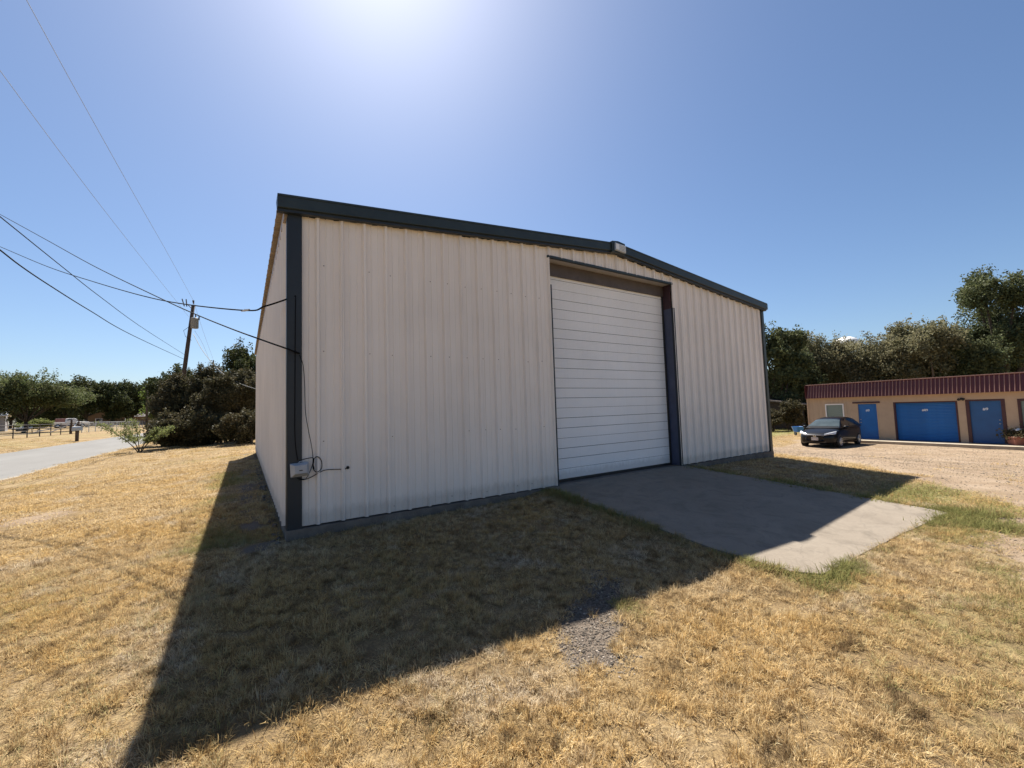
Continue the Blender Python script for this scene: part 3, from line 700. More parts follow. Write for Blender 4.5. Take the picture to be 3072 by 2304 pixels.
# lamp by the second door
sl_ = empty('security_lamp', (0, 0, 0), 0, 'small dark twin spotlight by the top of the right blue door', 'lamp')
sl_.parent = None; T = Matrix.Rotation(math.radians(-94.17), 4, 'Z'); T.translation = (30.33, 6.11, ZB)
sl_.matrix_world = T @ Matrix.Translation((7.02, 0, 2.18))
MB().box(-.06, .06, -.05, 0, -.06, .06).build('base', M_black, sl_)
for s in (-1, 1): MB().lathe([(0, .0), (.035, .0), (.06, -.12), (.058, -.13), (.0, -.1)], (s*.1, -.1, .02), 10, Euler((-1.1, s*.5, 0)).to_matrix()).build('lamp_head', M_black, sl_)
def st_pt(x, y, z): return T @ Vector((x, y, z))
walk = MB().box(1.6, SL+.5, -1.25, 0.0, -.3, -.002).build('walkway', M_walk); walk.matrix_world = T; tag(walk, kind='structure', label='pale concrete walk along the front of the tan building')
mat_o = MB().box(7.25, 8.3, -.65, -.06, .0, .015).build('door_mat', M_black); mat_o.matrix_world = T; tag(mat_o, 'black mat before the right blue door', 'mat')

# planters by the right edge
def leaves_np(C, size, rng, elong=1.6, up=0.0):
    n = len(C); a = rng.normal(size=(n, 3)); a[:, 2] += up; a /= np.linalg.norm(a, axis=1)[:, None]
    b = rng.normal(size=(n, 3)); b -= (b*a).sum(1)[:, None]*a; b /= np.linalg.norm(b, axis=1)[:, None]
    s = size*rng.uniform(.6, 1.35, (n, 1)); a = a*s*elong*.5; b = b*s*.5
    V = np.stack([C-a, C+b*.9-a*.1, C+a, C-b*.9+a*.1], 1).reshape(-1, 3)
    F = np.arange(4*n).reshape(n, 4); return V, F
def leaf_mesh(name, V, F, rng):
    me = np_mesh(name, V, F); at_ = me.attributes.new('tint', 'FLOAT', 'FACE')
    at_.data.foreach_set('value', rng.uniform(0, 1, len(F)).astype(np.float32)); return me
for k, (x, lab) in enumerate(((8.72, 'square terracotta planter of dark foliage with a white bloom, left of the pair'), (9.28, 'terracotta planter of dark foliage at the right picture edge'))):
    q = st_pt(x, -.32, 0); pl = empty('planter', q, math.radians(-94.17), lab, 'planter', 'planters on the concrete walk')
    MB().lathe([(0, 0), (.26, 0), (.33, .34), (.36, .34), (.36, .40), (.32, .40), (.30, .34), (0, .34)], (0, 0, 0), 4).build('pot', M_terracotta, pl, bevel=.01)
    r_ = np.random.default_rng(50+k); C = r_.normal(size=(420, 3))*np.array([.24, .2, .12])+np.array([0, 0, .52])
    V, F = leaves_np(C, .075, r_); link_mesh('foliage', leaf_mesh('foliage', V, F, r_), L_juniper, pl)
    if k == 0: MB().lathe([(0, 0), (.05, .02), (.11, .03), (.06, .05), (0, .06)], (.08, -.1, .70), 7, Euler((.5, .3, 0)).to_matrix()).build('bloom', M_white, pl)

# ------------------------------------------------------------------ black hatchback
M_paint = mat('black_car_paint'); _t = NT(M_paint)
_t.bsdf(_t.ramp(_t.noise(3, 3, .5, _t.obj()), [(.3, (.003, .003, .004)), (.7, (.006, .006, .007))]), .35, 0, None, .12, **{'Coat Weight': .28, 'Coat Roughness': .03})
M_tyre = plain('tyre_rubber', (.018, .018, .018), .85, 0, .2, 20, .2)
M_rim = plain('silver_rim', (.55, .56, .57), .3, .8, .06, 8)
M_chrome = plain('chrome', (.75, .76, .77), .12, 1.0, .03, 8)
M_head = plain('headlamp', (.55, .56, .57), .15, .2, .3, 16)
M_wind = glass('windscreen_glass', (.05, .065, .065), .04)
M_plate = plain('number_plate', (.62, .60, .60), .5, 0, .04, 10)
def car_lower():
    stn = [(2.17, .40, .36, .60), (2.13, .60, .26, .66), (2.02, .74, .2, .73), (1.8, .815, .19, .80), (1.45, .845, .19, .885), (1.05, .848, .19, .965), (.5, .848, .19, .97), (-.2, .848, .19, .975), (-.9, .848, .19, .99), (-1.45, .845, .2, 1.02), (-1.85, .815, .22, 1.03), (-2.05, .75, .28, 1.0), (-2.13, .62, .38, .93)]
    rows = []
    for x, w_, zl, zb in stn:
        hh = zb-zl
        half = [(0, zl), (w_*.82, zl), (w_*.95, zl+.05), (w_*.985, zl+.22*hh), (w_, zl+.5*hh), (w_*.99, zl+.68*hh), (w_*.96, zb-.07), (w_*.88, zb-.015), (w_*.6, zb+.018), (0, zb+.03)]
        full = [(x-.10*(abs(y)/.85)**3*(1 if x > 1.6 else (-1 if x < -1.8 else 0)), y, z) for y, z in half]+[(x-.10*(abs(y)/.85)**3*(1 if x > 1.6 else (-1 if x < -1.8 else 0)), -y, z) for y, z in half[::-1][1:-1]]
        rows.append(full+[full[0]])
    mb = MB().grid(rows); n = len(rows[0])
    mb.f += [tuple(range(n-1)), tuple(range((len(rows)-1)*n, len(rows)*n-1))[::-1]]
    return mb
TOPX = [1.12, .9, .65, .4, .15, -.1, -.35, -.65, -.95, -1.25, -1.5, -1.7, -1.88, -2.04]; TOPZ = [.985, 1.12, 1.265, 1.385, 1.465, 1.51, 1.53, 1.533, 1.523, 1.495, 1.45, 1.37, 1.24, 1.04]
def cab(x, s, off=0.0):
    zt_ = float(np.interp(x, TOPX[::-1], TOPZ[::-1])); zb = .965; hgt = max(0, zt_-zb)
    wb = .80-.05*max(0, abs(x+.4)-1.2); ws = wb-.30*hgt/.56
    if s < .55: t = s/.55; y = wb+(ws-wb)*t; z = zb+(zt_-.055*min(1, hgt*3)-zb)*t
    else:
        t = (s-.55)/.45; y = ws*math.cos(t*PI/2); z = zt_-.055*min(1, hgt*3)*(1-math.sin(t*PI/2))
    return (x, y+off*(1 if s < .6 else .3), z+off*(.25 if s < .55 else 1))
def make_car(name, label, loc, rz):
    car = empty(name, loc, rz, label, 'car')
    b = car_lower().build('body', M_paint, car, True); s_ = b.modifiers.new('sub', 'SUBSURF'); s_.levels = 1; s_.render_levels = 2
    xs = list(np.linspace(1.12, -2.04, 40)); ss = [0, .1, .3, .55, .66, .8, .92, 1]
    rows = [[cab(x, s) for s in ss]+[(lambda q: (q[0], -q[1], q[2]))(cab(x, s)) for s in ss[::-1][1:]] for x in xs]
    MB().grid(rows).build('cabin', M_paint, car, True)
    def patch(nm, x0, x1, s0, s1, m, side, nx_=5, ns=5, slant=0.0):
        rr = []
        for i in range(nx_+1):
            r = []
            for j in range(ns+1):
                t = j/ns; x = x0+(x1-x0)*i/nx_-slant*t; q = cab(x, s0+(s1-s0)*t, .007); r.append((q[0], q[1]*side, q[2]))
            rr.append(r)
        return MB().grid(rr).build(nm, m, car, True)
    for sd_ in (1, -1):
        patch('side_window', .72, -.22, .10, .50, M_glass, sd_, slant=.28)
        patch('side_window', -.34, -1.10, .10, .50, M_glass, sd_)
        patch('side_window', -1.20, -1.62, .12, .46, M_glass, sd_, slant=-.15)
    rr = []
    for i in range(7):
        x = .99-.68*i/6; r = []
        for s in np.linspace(.62, 1, 6): r.append(cab(x, s, .008))
        rr.append(r+[(q[0], -q[1], q[2]) for q in r[::-1][1:]])
    ws = MB().grid(rr).build('windscreen', M_wind, car, True)
    rr = []
    for i in range(5):
        x = -1.58-.38*i/4; r = []
        for s in np.linspace(.64, 1, 6): r.append(cab(x, s, .008))
        rr.append(r+[(q[0], -q[1], q[2]) for q in r[::-1][1:]])
    MB().grid(rr).build('rear_window', M_glass, car, True)
    MB().box(.85, .93, -.56, -.44, 1.075, 1.079, None).build('sticker', M_white, ws)
    for sd_ in (1, -1):
        prof = [(math.cos(t)*1.0, math.sin(t)) for t in np.linspace(-PI/2, PI/2, 9)]
        ib, it_, ot, ob = (np.array(q) for q in ((2.125, .36, .615), (2.075, .40, .725), (1.66, .79, .86), (1.80, .80, .71)))
        rows_ = []
        for i in range(8):
            u_ = i/7; r__ = []
            for j in range(5):
                v_ = j/4; q = (ib*(1-u_)+ob*u_)*(1-v_)+(it_*(1-u_)+ot*u_)*v_
                q = q+np.array([.62, .45, .35])*.085*math.sin(PI*min(1, max(0, .08+.84*u_)))**.6*math.sin(PI*(.1+.8*v_))**.6
                r__.append((q[0], q[1]*sd_, q[2]))
            rows_.append(r__)
        MB().grid(rows_).build('headlight', M_head, car, True)
        m2 = MB(); R2 = Euler((0, 0, sd_*.2)).to_matrix()
        m2.lathe([(max(.001, p), q) for p, q in prof], (0, 0, 0), 10)
        m2.v = [tuple(Vector((q[0]*.06, q[1]*.11, q[2]*.075))+Vector((.78, sd_*.93, 1.03))) for q in m2.v]
        mr_ = m2.build('wing_mirror', M_paint, car, True)
        MB().tube([(.80, sd_*.80, 1.0), (.78, sd_*.88, 1.02)], .02, 6).build('mirror_stalk', M_paint, mr_)
        MB().lathe([(0, .012), (.05, .01), (.055, 0)], (2.02, sd_*.60, .36), 10, Euler((0, PI/2, 0)).to_matrix()).build('fog_lamp', M_lens, car, True)
        for k, x in enumerate((-.30, -1.12)): MB().box(x-.0, x+.16, sd_*.846-.012, sd_*.846+.012, .86, .885).build('door_handle', M_paint, car, bevel=.004)
        MB().tube([(1.0, sd_*.845, .215), (-1.0, sd_*.845, .215)], .022, 6).build('sill', M_paint, car)
        MB().box(-2.11, -1.98, sd_*.60-.09, sd_*.60+.09, .78, 1.0).build('tail_light', M_maroon, car, bevel=.02)
    MB().box(2.105, 2.165, -.40, .40, .575, .655).build('grille', M_black, car, bevel=.01)
    for z, hw in ((.565, .41), (.665, .46)): MB().tube([(2.10-.03*(abs(y)/.4)**2+.06, y*hw/.4, z+.012*abs(y)/.4) for y in (-.4, -.2, 0, .2, .4)], .011, 6).build('chrome_bar', M_chrome, car)
    em = MB().tube([(2.185, .062*math.cos(t), .615+.055*math.sin(t)) for t in np.linspace(0, 2*PI, 17)], .009, 6).build('emblem', M_chrome, car)
    MB().box(2.178, 2.192, -.062, .062, .605, .625).build('emblem_bar', M_chrome, em)
    MB().box(2.05, 2.135, -.48, .48, .27, .36).build('lower_intake', M_black, car, bevel=.01)
    pl = MB().box(2.176, 2.184, -.155, .155, .40, .54).build('number_plate', M_plate, car, bevel=.003)
    text_mesh('plate_text', 'WLX 4580', .068, M_frame, pl, (2.186, 0, .468), (PI/2, 0, PI/2))
    for x in (1.34, -1.26):
        for sd_ in (1, -1):
            R = Euler((-sd_*PI/2, 0, 0)).to_matrix()
            wh = MB().lathe([(.36, -.02), (.362, .0), (.33, .006), (.0, .006)], (x, sd_*.835, .33), 24, R).build('wheel_arch', M_black, car, True)
            wl = MB().lathe([(.20, -.19), (.285, -.19), (.308, -.16), (.31, -.09), (.308, -.02), (.285, .008), (.215, .012), (.205, .0)], (x, sd_*.848, .31), 28, R).build('wheel', M_tyre, car, True)
            rm = MB().lathe([(.0, .0), (.205, -.005), (.21, .008), (.195, .012)], (x, sd_*.85, .31), 24, R).build('rim', M_black, wl, True)
            for k in range(7):
                t = 2*PI*k/7; c_, s2 = math.cos(t), math.sin(t)
                Rk = R @ Matrix.Rotation(t, 3, 'Z')
                MB().add([tuple(Rk @ Vector(q)+Vector((x, sd_*.85, .31))) for q in ((.03, -.028, .016), (.19, -.05, .012), (.19, .05, .012), (.03, .028, .016), (.03, -.03, .0), (.19, -.052, .0), (.19, .052, .0), (.03, .03, .0))], [(0, 1, 2, 3), (0, 4, 5, 1), (2, 6, 7, 3), (1, 5, 6, 2)]).build('spoke', M_rim, wl)
            MB().lathe([(.0, .022), (.035, .02), (.045, .01)], (x, sd_*.85, .31), 12, R).build('hub_cap', M_rim, wl, True)
            MB().tube([tuple(R @ Vector((.197*math.cos(t), .197*math.sin(t), .012))+Vector((x, sd_*.85, .31))) for t in np.linspace(0, 2*PI, 25)], .012, 5).build('rim_lip', M_rim, wl)
    return car
make_car('parked_car', 'small black hatchback parked nose out before the tan building', (26.62, 3.63, -1.10), math.radians(181))

# blue wheelie tub beside the car
_d = pxdir(2396, 1306); _k = (-1.085-CAM[2])/_d[2]; _q = CAM+_d*_k
bt = empty('blue_cart', (_q[0], _q[1], h1(_q[0], _q[1])), .9, 'blue plastic garden cart on the grass beyond the black car', 'cart')
bt.scale = (.8, .8, .8)
mb = MB(); a = [(-.38, -.28), (.38, -.28), (.38, .28), (-.38, .28)]
mb.add([(x*.7, y*.75, .30) for x, y in a]+[(x*1.1, y*1.1, .78) for x, y in a]+[(x, y, .76) for x, y in a]+[(x*.62, y*.66, .34) for x, y in a], [(3, 2, 1, 0)]+[(k, (k+1) % 4, 4+(k+1) % 4, 4+k) for k in range(4)]+[(4+k, 4+(k+1) % 4, 8+(k+1) % 4, 8+k) for k in range(4)]+[(8+k, 8+(k+1) % 4, 12+(k+1) % 4, 12+k) for k in range(4)]+[(12, 13, 14, 15)])
mb.build('tub', M_blue, bt)
for s in (-1, 1): MB().lathe([(.0, -.04), (.15, -.04), (.17, -.02), (.17, .02), (.15, .04), (0, .04)], (-.15, s*.32, .17), 14, Euler((PI/2, 0, 0)).to_matrix()).build('wheel', M_tyre, bt)
MB().tube([(.3, -.2, .3), (.62, -.2, .75), (.62, .2, .75), (.3, .2, .3)], .018, 6).build('handle', M_galv, bt)
MB().tube([(.28, -.2, .3), (.3, -.2, 0)], .018, 6).build('leg', M_galv, bt); MB().tube([(.28, .2, .3), (.3, .2, 0)], .018, 6).build('leg', M_galv, bt)

# ------------------------------------------------------------------ across the street
def gp(x, y): return (x, y, h1(x, y))
mbx = empty('mailbox', gp(-14.4, 52.2), 1.1, 'grey mailbox on a dark wooden post beside the street', 'mailbox')
mbx.scale = (1.2, 1.2, 1.12)
MB().box(-.08, .08, -.08, .08, -.2, .95).build('post', M_wood, mbx)
mb = MB(); pr = [(math.cos(t)*.11, .2+math.sin(t)*.11) for t in np.linspace(0, PI, 9)]+[(-.11, 0), (.11, 0)]
mb.add([(x*1.35, -.30, .95+z*1.2) for x, z in pr]+[(x*1.35, .30, .95+z*1.2) for x, z in pr], [tuple(range(11)), tuple(range(11, 22))[::-1]]+[(k, (k+1) % 11, 11+(k+1) % 11, 11+k) for k in range(11)])
mb.build('box', M_galv, mbx); MB().box(.15, .165, -.05, .05, 1.15, 1.4).build('flag', M_maroon, mbx)
FX = -18.6
def fence(name, label, y0, y1, step, hh, rails, m, braces=()):
    t = empty(name, gp(FX, y0), 0, label, 'fence'); z0 = h1(FX, y0)
    def zz(y): return h1(FX, y)-z0
    n = int((y1-y0)/step)
    for k in range(n+1):
        y = k*step; MB().tube([(0, y, zz(y0+y)-.3), (0, y, zz(y0+y)+hh+.06)], .045, 6).build('post', m, t)
    for r in rails: MB().tube([(0, k*step, zz(y0+k*step)+r) for k in range(n+1)], .028, 5).build('rail', m, t)
    for (ya, za, yb, zb_) in braces: MB().tube([(0.06, ya-y0, za), (0.06, yb-y0, zb_)], .05, 5).build('brace', m, t)
    return t
M_darkpipe = plain('dark_pipe', (.045, .038, .035), .6, .2, .2, 4)
pf = fence('pipe_fence', 'dark pipe rail fence along the far side of the street', 40.0, 70.0, 3.0, 1.25, (.35, .65, .95, 1.25), M_darkpipe, [(60.5, .35, 69.8, 1.5), (56, .45, 60.5, .75)])
cl = empty('chain_link_fence', gp(FX, 71.5), 0, 'grey chain link fence left of the pale green tree', 'fence')
def zz2(y): return h1(FX, 71.5+y)-h1(FX, 71.5)
for k in range(18): MB().tube([(0, k*3.0, zz2(k*3.0)-.2), (0, k*3.0, zz2(k*3.0)+1.4)], .045, 6).build('post', M_galv, cl)
MB().tube([(0, 0, 1.35), (0, 51, zz2(51)+1.35)], .03, 5).build('top_rail', M_galv, cl)
mb = MB()
for k in range(0, 180): 
    y = k*.28
    mb.tube([(.01, y, .02), (.01, min(51, y+1.3), 1.33)], .004, 3, False); mb.tube([(.012, y, 1.33), (.012, min(51, y+1.3), .02)], .004, 3, False)
o = mb.build('wire_mesh', M_galv, cl); o['kind'] = 'stuff'
gt = empty('gate', gp(FX+.25, 66.5), math.radians(96), 'dark gate frame with tall posts where the street fences meet', 'gate')
for x in (0, 4.0, 4.7): MB().tube([(x, 0, -.3), (x, 0, 1.75)], .09, 6).build('post', M_wood, gt)
MB().tube([(0, 0, .3), (4.0, 0, 1.6)], .05, 5).build('brace', M_galv, gt)
for z in (.3, .8, 1.3): MB().tube([(0, 0, z), (4, 0, z)], .035, 5).build('rail', M_darkpipe, gt)

# white pickup far across the street
def make_pickup(loc, rz):
    t = empty('pickup_truck', loc, rz, 'white pickup truck parked beyond the dark fence', 'truck')
    side = [(-2.8, .55), (-2.8, 1.12), (-.55, 1.12), (-.50, 1.80), (-.1, 1.88), (.75, 1.86), (1.35, 1.22), (2.55, 1.12), (2.78, 1.0), (2.82, .55)]
    n = len(side)
    def ww(z): return .95 if z < 1.25 else .78
    MB().add([(x, -ww(z), z) for x, z in side]+[(x, ww(z), z) for x, z in side], [tuple(range(n))[::-1], tuple(range(n, 2*n))]+[(k, (k+1) % n, n+(k+1) % n, n+k) for k in range(n)]).build('body', M_white, t, bevel=.05)
    for s in (-1, 1):
        MB().add([(x, s*(.90 if z < 1.4 else .815), z) for x, z in ((-.42, 1.3), (-.4, 1.72), (.25, 1.74), (.28, 1.3))], [(0, 1, 2, 3)]).build('side_window', M_glass, t)
        MB().add([(x, s*(.90 if z < 1.4 else .815), z) for x, z in ((.36, 1.3), (.34, 1.74), (.68, 1.73), (1.1, 1.3))], [(0, 1, 2, 3)]).build('side_window', M_glass, t)
        MB().box(2.74, 2.84, s*.72-.12, s*.72+.12, .85, 1.02).build('headlight', M_head, t)
        for x in (1.75, -1.7):
            w_ = MB().lathe([(0, -.02), (.37, -.02), (.38, .03), (.36, .16), (.22, .18), (0, .16)], (x, s*.84, .38), 16, Euler((-s*PI/2, 0, 0)).to_matrix()).build('wheel', M_tyre, t, True)
            MB().lathe([(0, .19), (.2, .185), (.22, .17)], (x, s*.84, .38), 12, Euler((-s*PI/2, 0, 0)).to_matrix()).build('rim', M_rim, w_, True)
    MB().box(-2.7, -.62, -.8, .8, 1.121, 1.135).build('bed', M_black, t)
    MB().add([(.82, -.7, 1.83), (.82, .7, 1.83), (1.34, .8, 1.27), (1.34, -.8, 1.27)], [(0, 1, 2, 3)]).build('windscreen', M_glass, t)
    MB().box(2.7, 2.9, -.93, .93, .5, .68).build('bumper', M_chrome, t, bevel=.03)
    return t
q = at(208, 1283, 84); make_pickup((q.x, q.y, q.z), math.radians(20))
def groundfix(x, y, z): return z
# low mound of raised ground under the far yard so that its things stand on soil
def box_house(name, label, loc, rz, w_, d_, hw, hr, mw, mrf, door_=True, cat='house'):
    t = empty(name, loc, rz, label, cat)
    pts = [(-w_/2, hw), (0, hw+hr), (w_/2, hw)]
    MB().add([(-w_/2, 0, -.8), (w_/2, 0, -.8), (w_/2, 0, hw), (0, 0, hw+hr), (-w_/2, 0, hw), (-w_/2, d_, -.8), (w_/2, d_, -.8), (w_/2, d_, hw), (0, d_, hw+hr), (-w_/2, d_, hw)], [(0, 1, 2, 3, 4), (9, 8, 7, 6, 5), (0, 4, 9, 5), (1, 6, 7, 2)]).build('wall', mw, t)
    for s in (-1, 1):
        e = s*(w_/2+.35); ze = hw-.35*hr/(w_/2)
        MB().add([(0, -.35, hw+hr+.02), (e, -.35, ze+.02), (e, d_+.35, ze+.02), (0, d_+.35, hw+hr+.02), (0, -.35, hw+hr+.14), (e, -.35, ze+.14), (e, d_+.35, ze+.14), (0, d_+.35, hw+hr+.14)], [(0, 1, 2, 3), (7, 6, 5, 4), (0, 4, 5, 1), (1, 5, 6, 2), (2, 6, 7, 3), (3, 7, 4, 0)]).build('roof', mrf, t)
    wn = MB().box(-w_*.28, -w_*.1, -.04, .02, hw*.4, hw*.78).build('window', M_white, t)
    MB().box(-w_*.26, -w_*.12, -.05, -.041, hw*.43, hw*.75).build('pane', M_glass, wn)
    if door_: MB().box(w_*.12, w_*.24, -.05, .02, 0, hw*.8).build('door', M_frame, t)
    return t
M_siding2 = plain('grey_siding', (.30, .29, .29), .8, 0, .08, 2)
M_brickish = plain('tan_house_wall', (.16, .105, .06), .85, 0, .15, 2)  # tan darkened to carry the deep shade under the oaks
M_shingle = plain('brown_shingles', (.07, .055, .05), .9, 0, .25, 3)
q = at(20, 1276, 78); box_house('shed', 'grey shed with a bright white metal roof at the left picture edge', (q.x, q.y, q.z-.5), math.radians(105), 7, 8, 2.3, 1.6, M_siding2, M_white)
q = at(318, 1266, 136); box_house('house', 'tan gabled house under the dark oaks, left of the two', (q.x, q.y, q.z-.8), math.radians(10), 9, 10, 2.6, 2.1, M_brickish, M_shingle)
q = at(392, 1266, 138); box_house('house', 'brown roofed house under the dark oaks, right of the two', (q.x, q.y, q.z-.8), math.radians(-65), 9, 11, 2.5, 1.6, M_brickish, M_shingle)
q = at(193, 1280, 92); tl = empty('cargo_trailer', (q.x, q.y, q.z-.3), math.radians(15), 'faded maroon box trailer behind the white pickup', 'trailer')
MB().box(-1.4, 1.4, -1.1, 1.1, .5, 2.1).build('body', plain('faded_maroon', (.26, .13, .13), .6, 0, .2, 3), tl, bevel=.05)
for s in (-1, 1): MB().lathe([(0, -.1), (.33, -.1), (.33, .1), (0, .1)], (0, s*1.0, .33), 12, Euler((PI/2, 0, 0)).to_matrix()).build('wheel', M_tyre, tl)
MB().tube([(1.4, 0, .55), (2.3, 0, .5)], .06, 5).build('drawbar', M_black, tl)
q = at(66, 1288, 62); tb = empty('small_boat', (q.x, q.y, q.z-.2), math.radians(12), 'white hulled small boat lying behind the dark fence', 'boat')
tb.scale = (.5, .5, .5)
hull = []
for x, w_, zk, zs in ((-2.0, .75, .25, .85), (-1, .85, .15, .85), (0, .85, .15, .88), (1, .65, .2, .95), (1.7, .3, .4, 1.02), (2.1, .02, .75, 1.08)):
    hull.append([(x, -w_, zs), (x, -w_*.8, (zk+zs)/2), (x, 0, zk), (x, w_*.8, (zk+zs)/2), (x, w_, zs), (x, 0, zs+.06), (x, -w_, zs)])
mb = MB().grid(hull); mb.f.append((0, 1, 2, 3, 4, 5)); mb.build('hull', M_white, tb)
MB().box(-.3, .7, -.45, .45, .9, 1.25).build('console', M_lens, tb, bevel=.05)
MB().box(-1.2, 1.2, -.4, .4, -.1, .22).build('cradle', M_wood, tb)
# water tower dome over the right hand trees
q = at(2538, 1010, 260); wt = empty('water_tower', (q.x, q.y, -1.1), 0, 'white water tower dome peeking over the right hand trees', 'water tower')
zc = q.z+1.1
MB().lathe([(.01, zc), (2.5, zc-.35), (5, zc-1.6), (6.8, zc-3.6), (7.0, zc-5.5), (5.5, zc-8), (1.6, zc-10)], (0, 0, 0), 24).build('tank', M_white, wt, True)
MB().lathe([(1.5, zc-9.8), (1.5, 3), (3, 0)], (0, 0, 0), 16).build('stem', M_white, wt, True)

# ------------------------------------------------------------------ trees and shrubs
def ellip(rng, n, shell=.45):
    d = rng.normal(size=(n, 3)); d /= np.linalg.norm(d, axis=1)[:, None]
    return d*(rng.uniform(0, 1, (n, 1))**shell)
def make_tree(name, label, base, height, rx, ry, crown0, leafmat, seed, nlobe=9, clumps=60, per=220, leaf=.16, trunk=.28, lean=(0, 0), bark=None, group=None, stems=1, spread=.13, lobe_r=.42, cat='tree', elong=1.5, sprays=5):
    rng = np.random.default_rng(seed); rr = random.Random(seed); bark = bark or M_bark
    t = empty(name, base, 0, label, cat, group)
    cz = (crown0+height)/2; hz = (height-crown0)/2
    lob = ellip(rng, nlobe, .35)*np.array([rx, ry, hz])*(1-lobe_r*.75)
    lob += np.array([lean[0], lean[1], cz])
    lr = rng.uniform(.75, 1.2, nlobe)
    C = []
    for k in range(clumps):
        i = k % nlobe; C.append(lob[i]+ellip(rng, 1, .33)[0]*np.array([rx, ry, hz])*lobe_r*lr[i])
    C = np.array(C)
    C[:, 2] = np.maximum(C[:, 2], crown0*.9+.15)
    cr = spread*(rx+ry+hz)/3*rng.uniform(.7, 1.5, clumps)
    cnt = (per*rng.uniform(.5, 1.4, clumps)).astype(int)
    pts = np.concatenate([C[k]+np.clip(rng.normal(size=(cnt[k], 3)), -1.9, 1.9)*cr[k]*np.array([1, 1, .72]) for k in range(clumps)])
    cen = np.array([lean[0], lean[1], cz]); sp_ = []
    for k in range(clumps):
        for _ in range(sprays):
            d_ = C[k]-cen; d_ = d_/(np.linalg.norm(d_)+1e-6)+rng.normal(size=3)*.55+np.array([0, 0, .25]); d_ /= np.linalg.norm(d_)
            tt = rng.uniform(.6, 1.0, 16)*rng.uniform(1.7, 2.9)*cr[k]
            sp_.append(C[k]+d_*tt[:, None]+rng.normal(size=(16, 3))*leaf*.9)
    pts = np.concatenate([pts]+sp_)
    kz = (height-crown0)/max(.1, np.percentile(pts[:, 2], 99.3)-crown0)
    def fit(A):
        A = A.copy(); A[:, 2] = crown0+(A[:, 2]-crown0)*np.where(A[:, 2] > crown0, kz, 1); return A
    pts = fit(pts); lob = fit(lob); C = fit(C)
    pts[:, 2] = np.maximum(pts[:, 2], .08)
    V, F = leaves_np(pts, leaf, rng, elong, .0)
    link_mesh('crown', leaf_mesh('crown', V, F, rng), leafmat, t)
    mb = MB()
    for s in range(stems):
        b0 = Vector((0, 0, -.25)) if stems == 1 else Vector((rr.uniform(-1, 1)*rx*.25, rr.uniform(-1, 1)*ry*.25, -.2))
        fork = Vector((lean[0]*.5+rr.uniform(-.2, .2)*trunk*4, lean[1]*.5+rr.uniform(-.2, .2)*trunk*4, max(crown0*.85, height*.18)))
        if stems > 1: fork = b0+Vector((b0.x*.5, b0.y*.5, height*.3))
        mid = (b0+fork)/2+Vector((rr.uniform(-.15, .15), rr.uniform(-.15, .15), 0))
        mb.tube(smooth_path([b0, mid, fork], 3), [trunk*(1.25-.4*k/6) for k in range(7)], 8)
        for i in range(nlobe):
            if stems > 1 and i % stems != s: continue
            q = Vector(lob[i]); m_ = (fork+q)/2+Vector((rr.uniform(-.1, .1)*rx, rr.uniform(-.1, .1)*ry, -.06*hz))
            mb.tube(smooth_path([fork, m_, q], 3), [trunk*(.6-.45*k/6) for k in range(7)], 5)
            for k in range(i, clumps, nlobe):
                if k//nlobe > 4: break
                e = Vector(C[k]); mm = (q+e)/2+Vector((rr.uniform(-.1, .1), rr.uniform(-.1, .1), -.1))*hz*.3
                mb.tube([q, mm, e], [trunk*.15, trunk*.1, trunk*.05], 4)
    mb.build('trunk', bark, t, True)
    return t
def on(u, D):                                                        # ground spot below a photograph column, D metres deep
    q = at(u, 1270, D); return (q.x, q.y, h1(q.x, q.y))
def topz(u, v, D): return at(u, v, D).z
TL = 'trees across the street'; TR = 'trees behind the tan building'
def tree_px(name, label, u, D, vtop, half_px, crown0, mat_, seed, **kw):
    b = on(u, D); hgt = topz(u, vtop, D)-b[2]; r_ = half_px*D/FPX
    return make_tree(name, label, b, hgt, r_, kw.pop('ry', r_), crown0, mat_, seed, **kw)
# left, across the street
tree_px('mesquite_tree', 'wide feathery green tree overhanging the dark fence at far left', 70, 62, 1128, 125, 1.9, L_mesq, 101, nlobe=14, clumps=150, per=200, leaf=.17, trunk=.25, group=TL, lobe_r=.36, lean=(.5, 0))
tree_px('mesquite_tree', 'sparse grey green tree cut by the left picture edge', -40, 74, 1112, 75, 2.5, L_mesq, 102, nlobe=9, clumps=80, per=130, leaf=.18, trunk=.25, group=TL)
for k, (u, D, v, hw, lab) in enumerate(((190, 128, 1148, 62, 'brownish oak just right of the wide feathery tree'), (262, 122, 1141, 62, 'tallest dark oak behind the white pickup'), (335, 124, 1150, 46, 'dark round oak behind the tan gabled house'), (398, 130, 1153, 44, 'dark oak right of the tan houses'), (130, 135, 1150, 60, 'dark oak half hidden behind the wide feathery tree'), (30, 140, 1160, 70, 'dark oak farthest left behind the shed'))):
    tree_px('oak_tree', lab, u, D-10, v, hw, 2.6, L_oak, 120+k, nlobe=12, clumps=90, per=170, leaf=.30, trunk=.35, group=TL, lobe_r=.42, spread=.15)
for k, (u, v, lab) in enumerate(((-30, 1165, 'low dark tree on the horizon behind the white roofed shed'), (90, 1185, 'low dark tree on the horizon behind the light green shrub'), (210, 1190, 'low dark tree on the horizon behind the maroon trailer'), (310, 1185, 'low dark tree on the horizon behind the tan gabled house'), (430, 1180, 'low dark tree on the horizon by the far thin pole'), (540, 1180, 'low dark tree where the street ends'), (660, 1175, 'low dark tree on the horizon behind the thicket'))):
    tree_px('horizon_tree', lab, u, 172, v, 75, .1, L_oak, 1400+k, nlobe=12, clumps=70, per=130, leaf=.42, trunk=.3, group='low trees along the horizon', spread=.16)
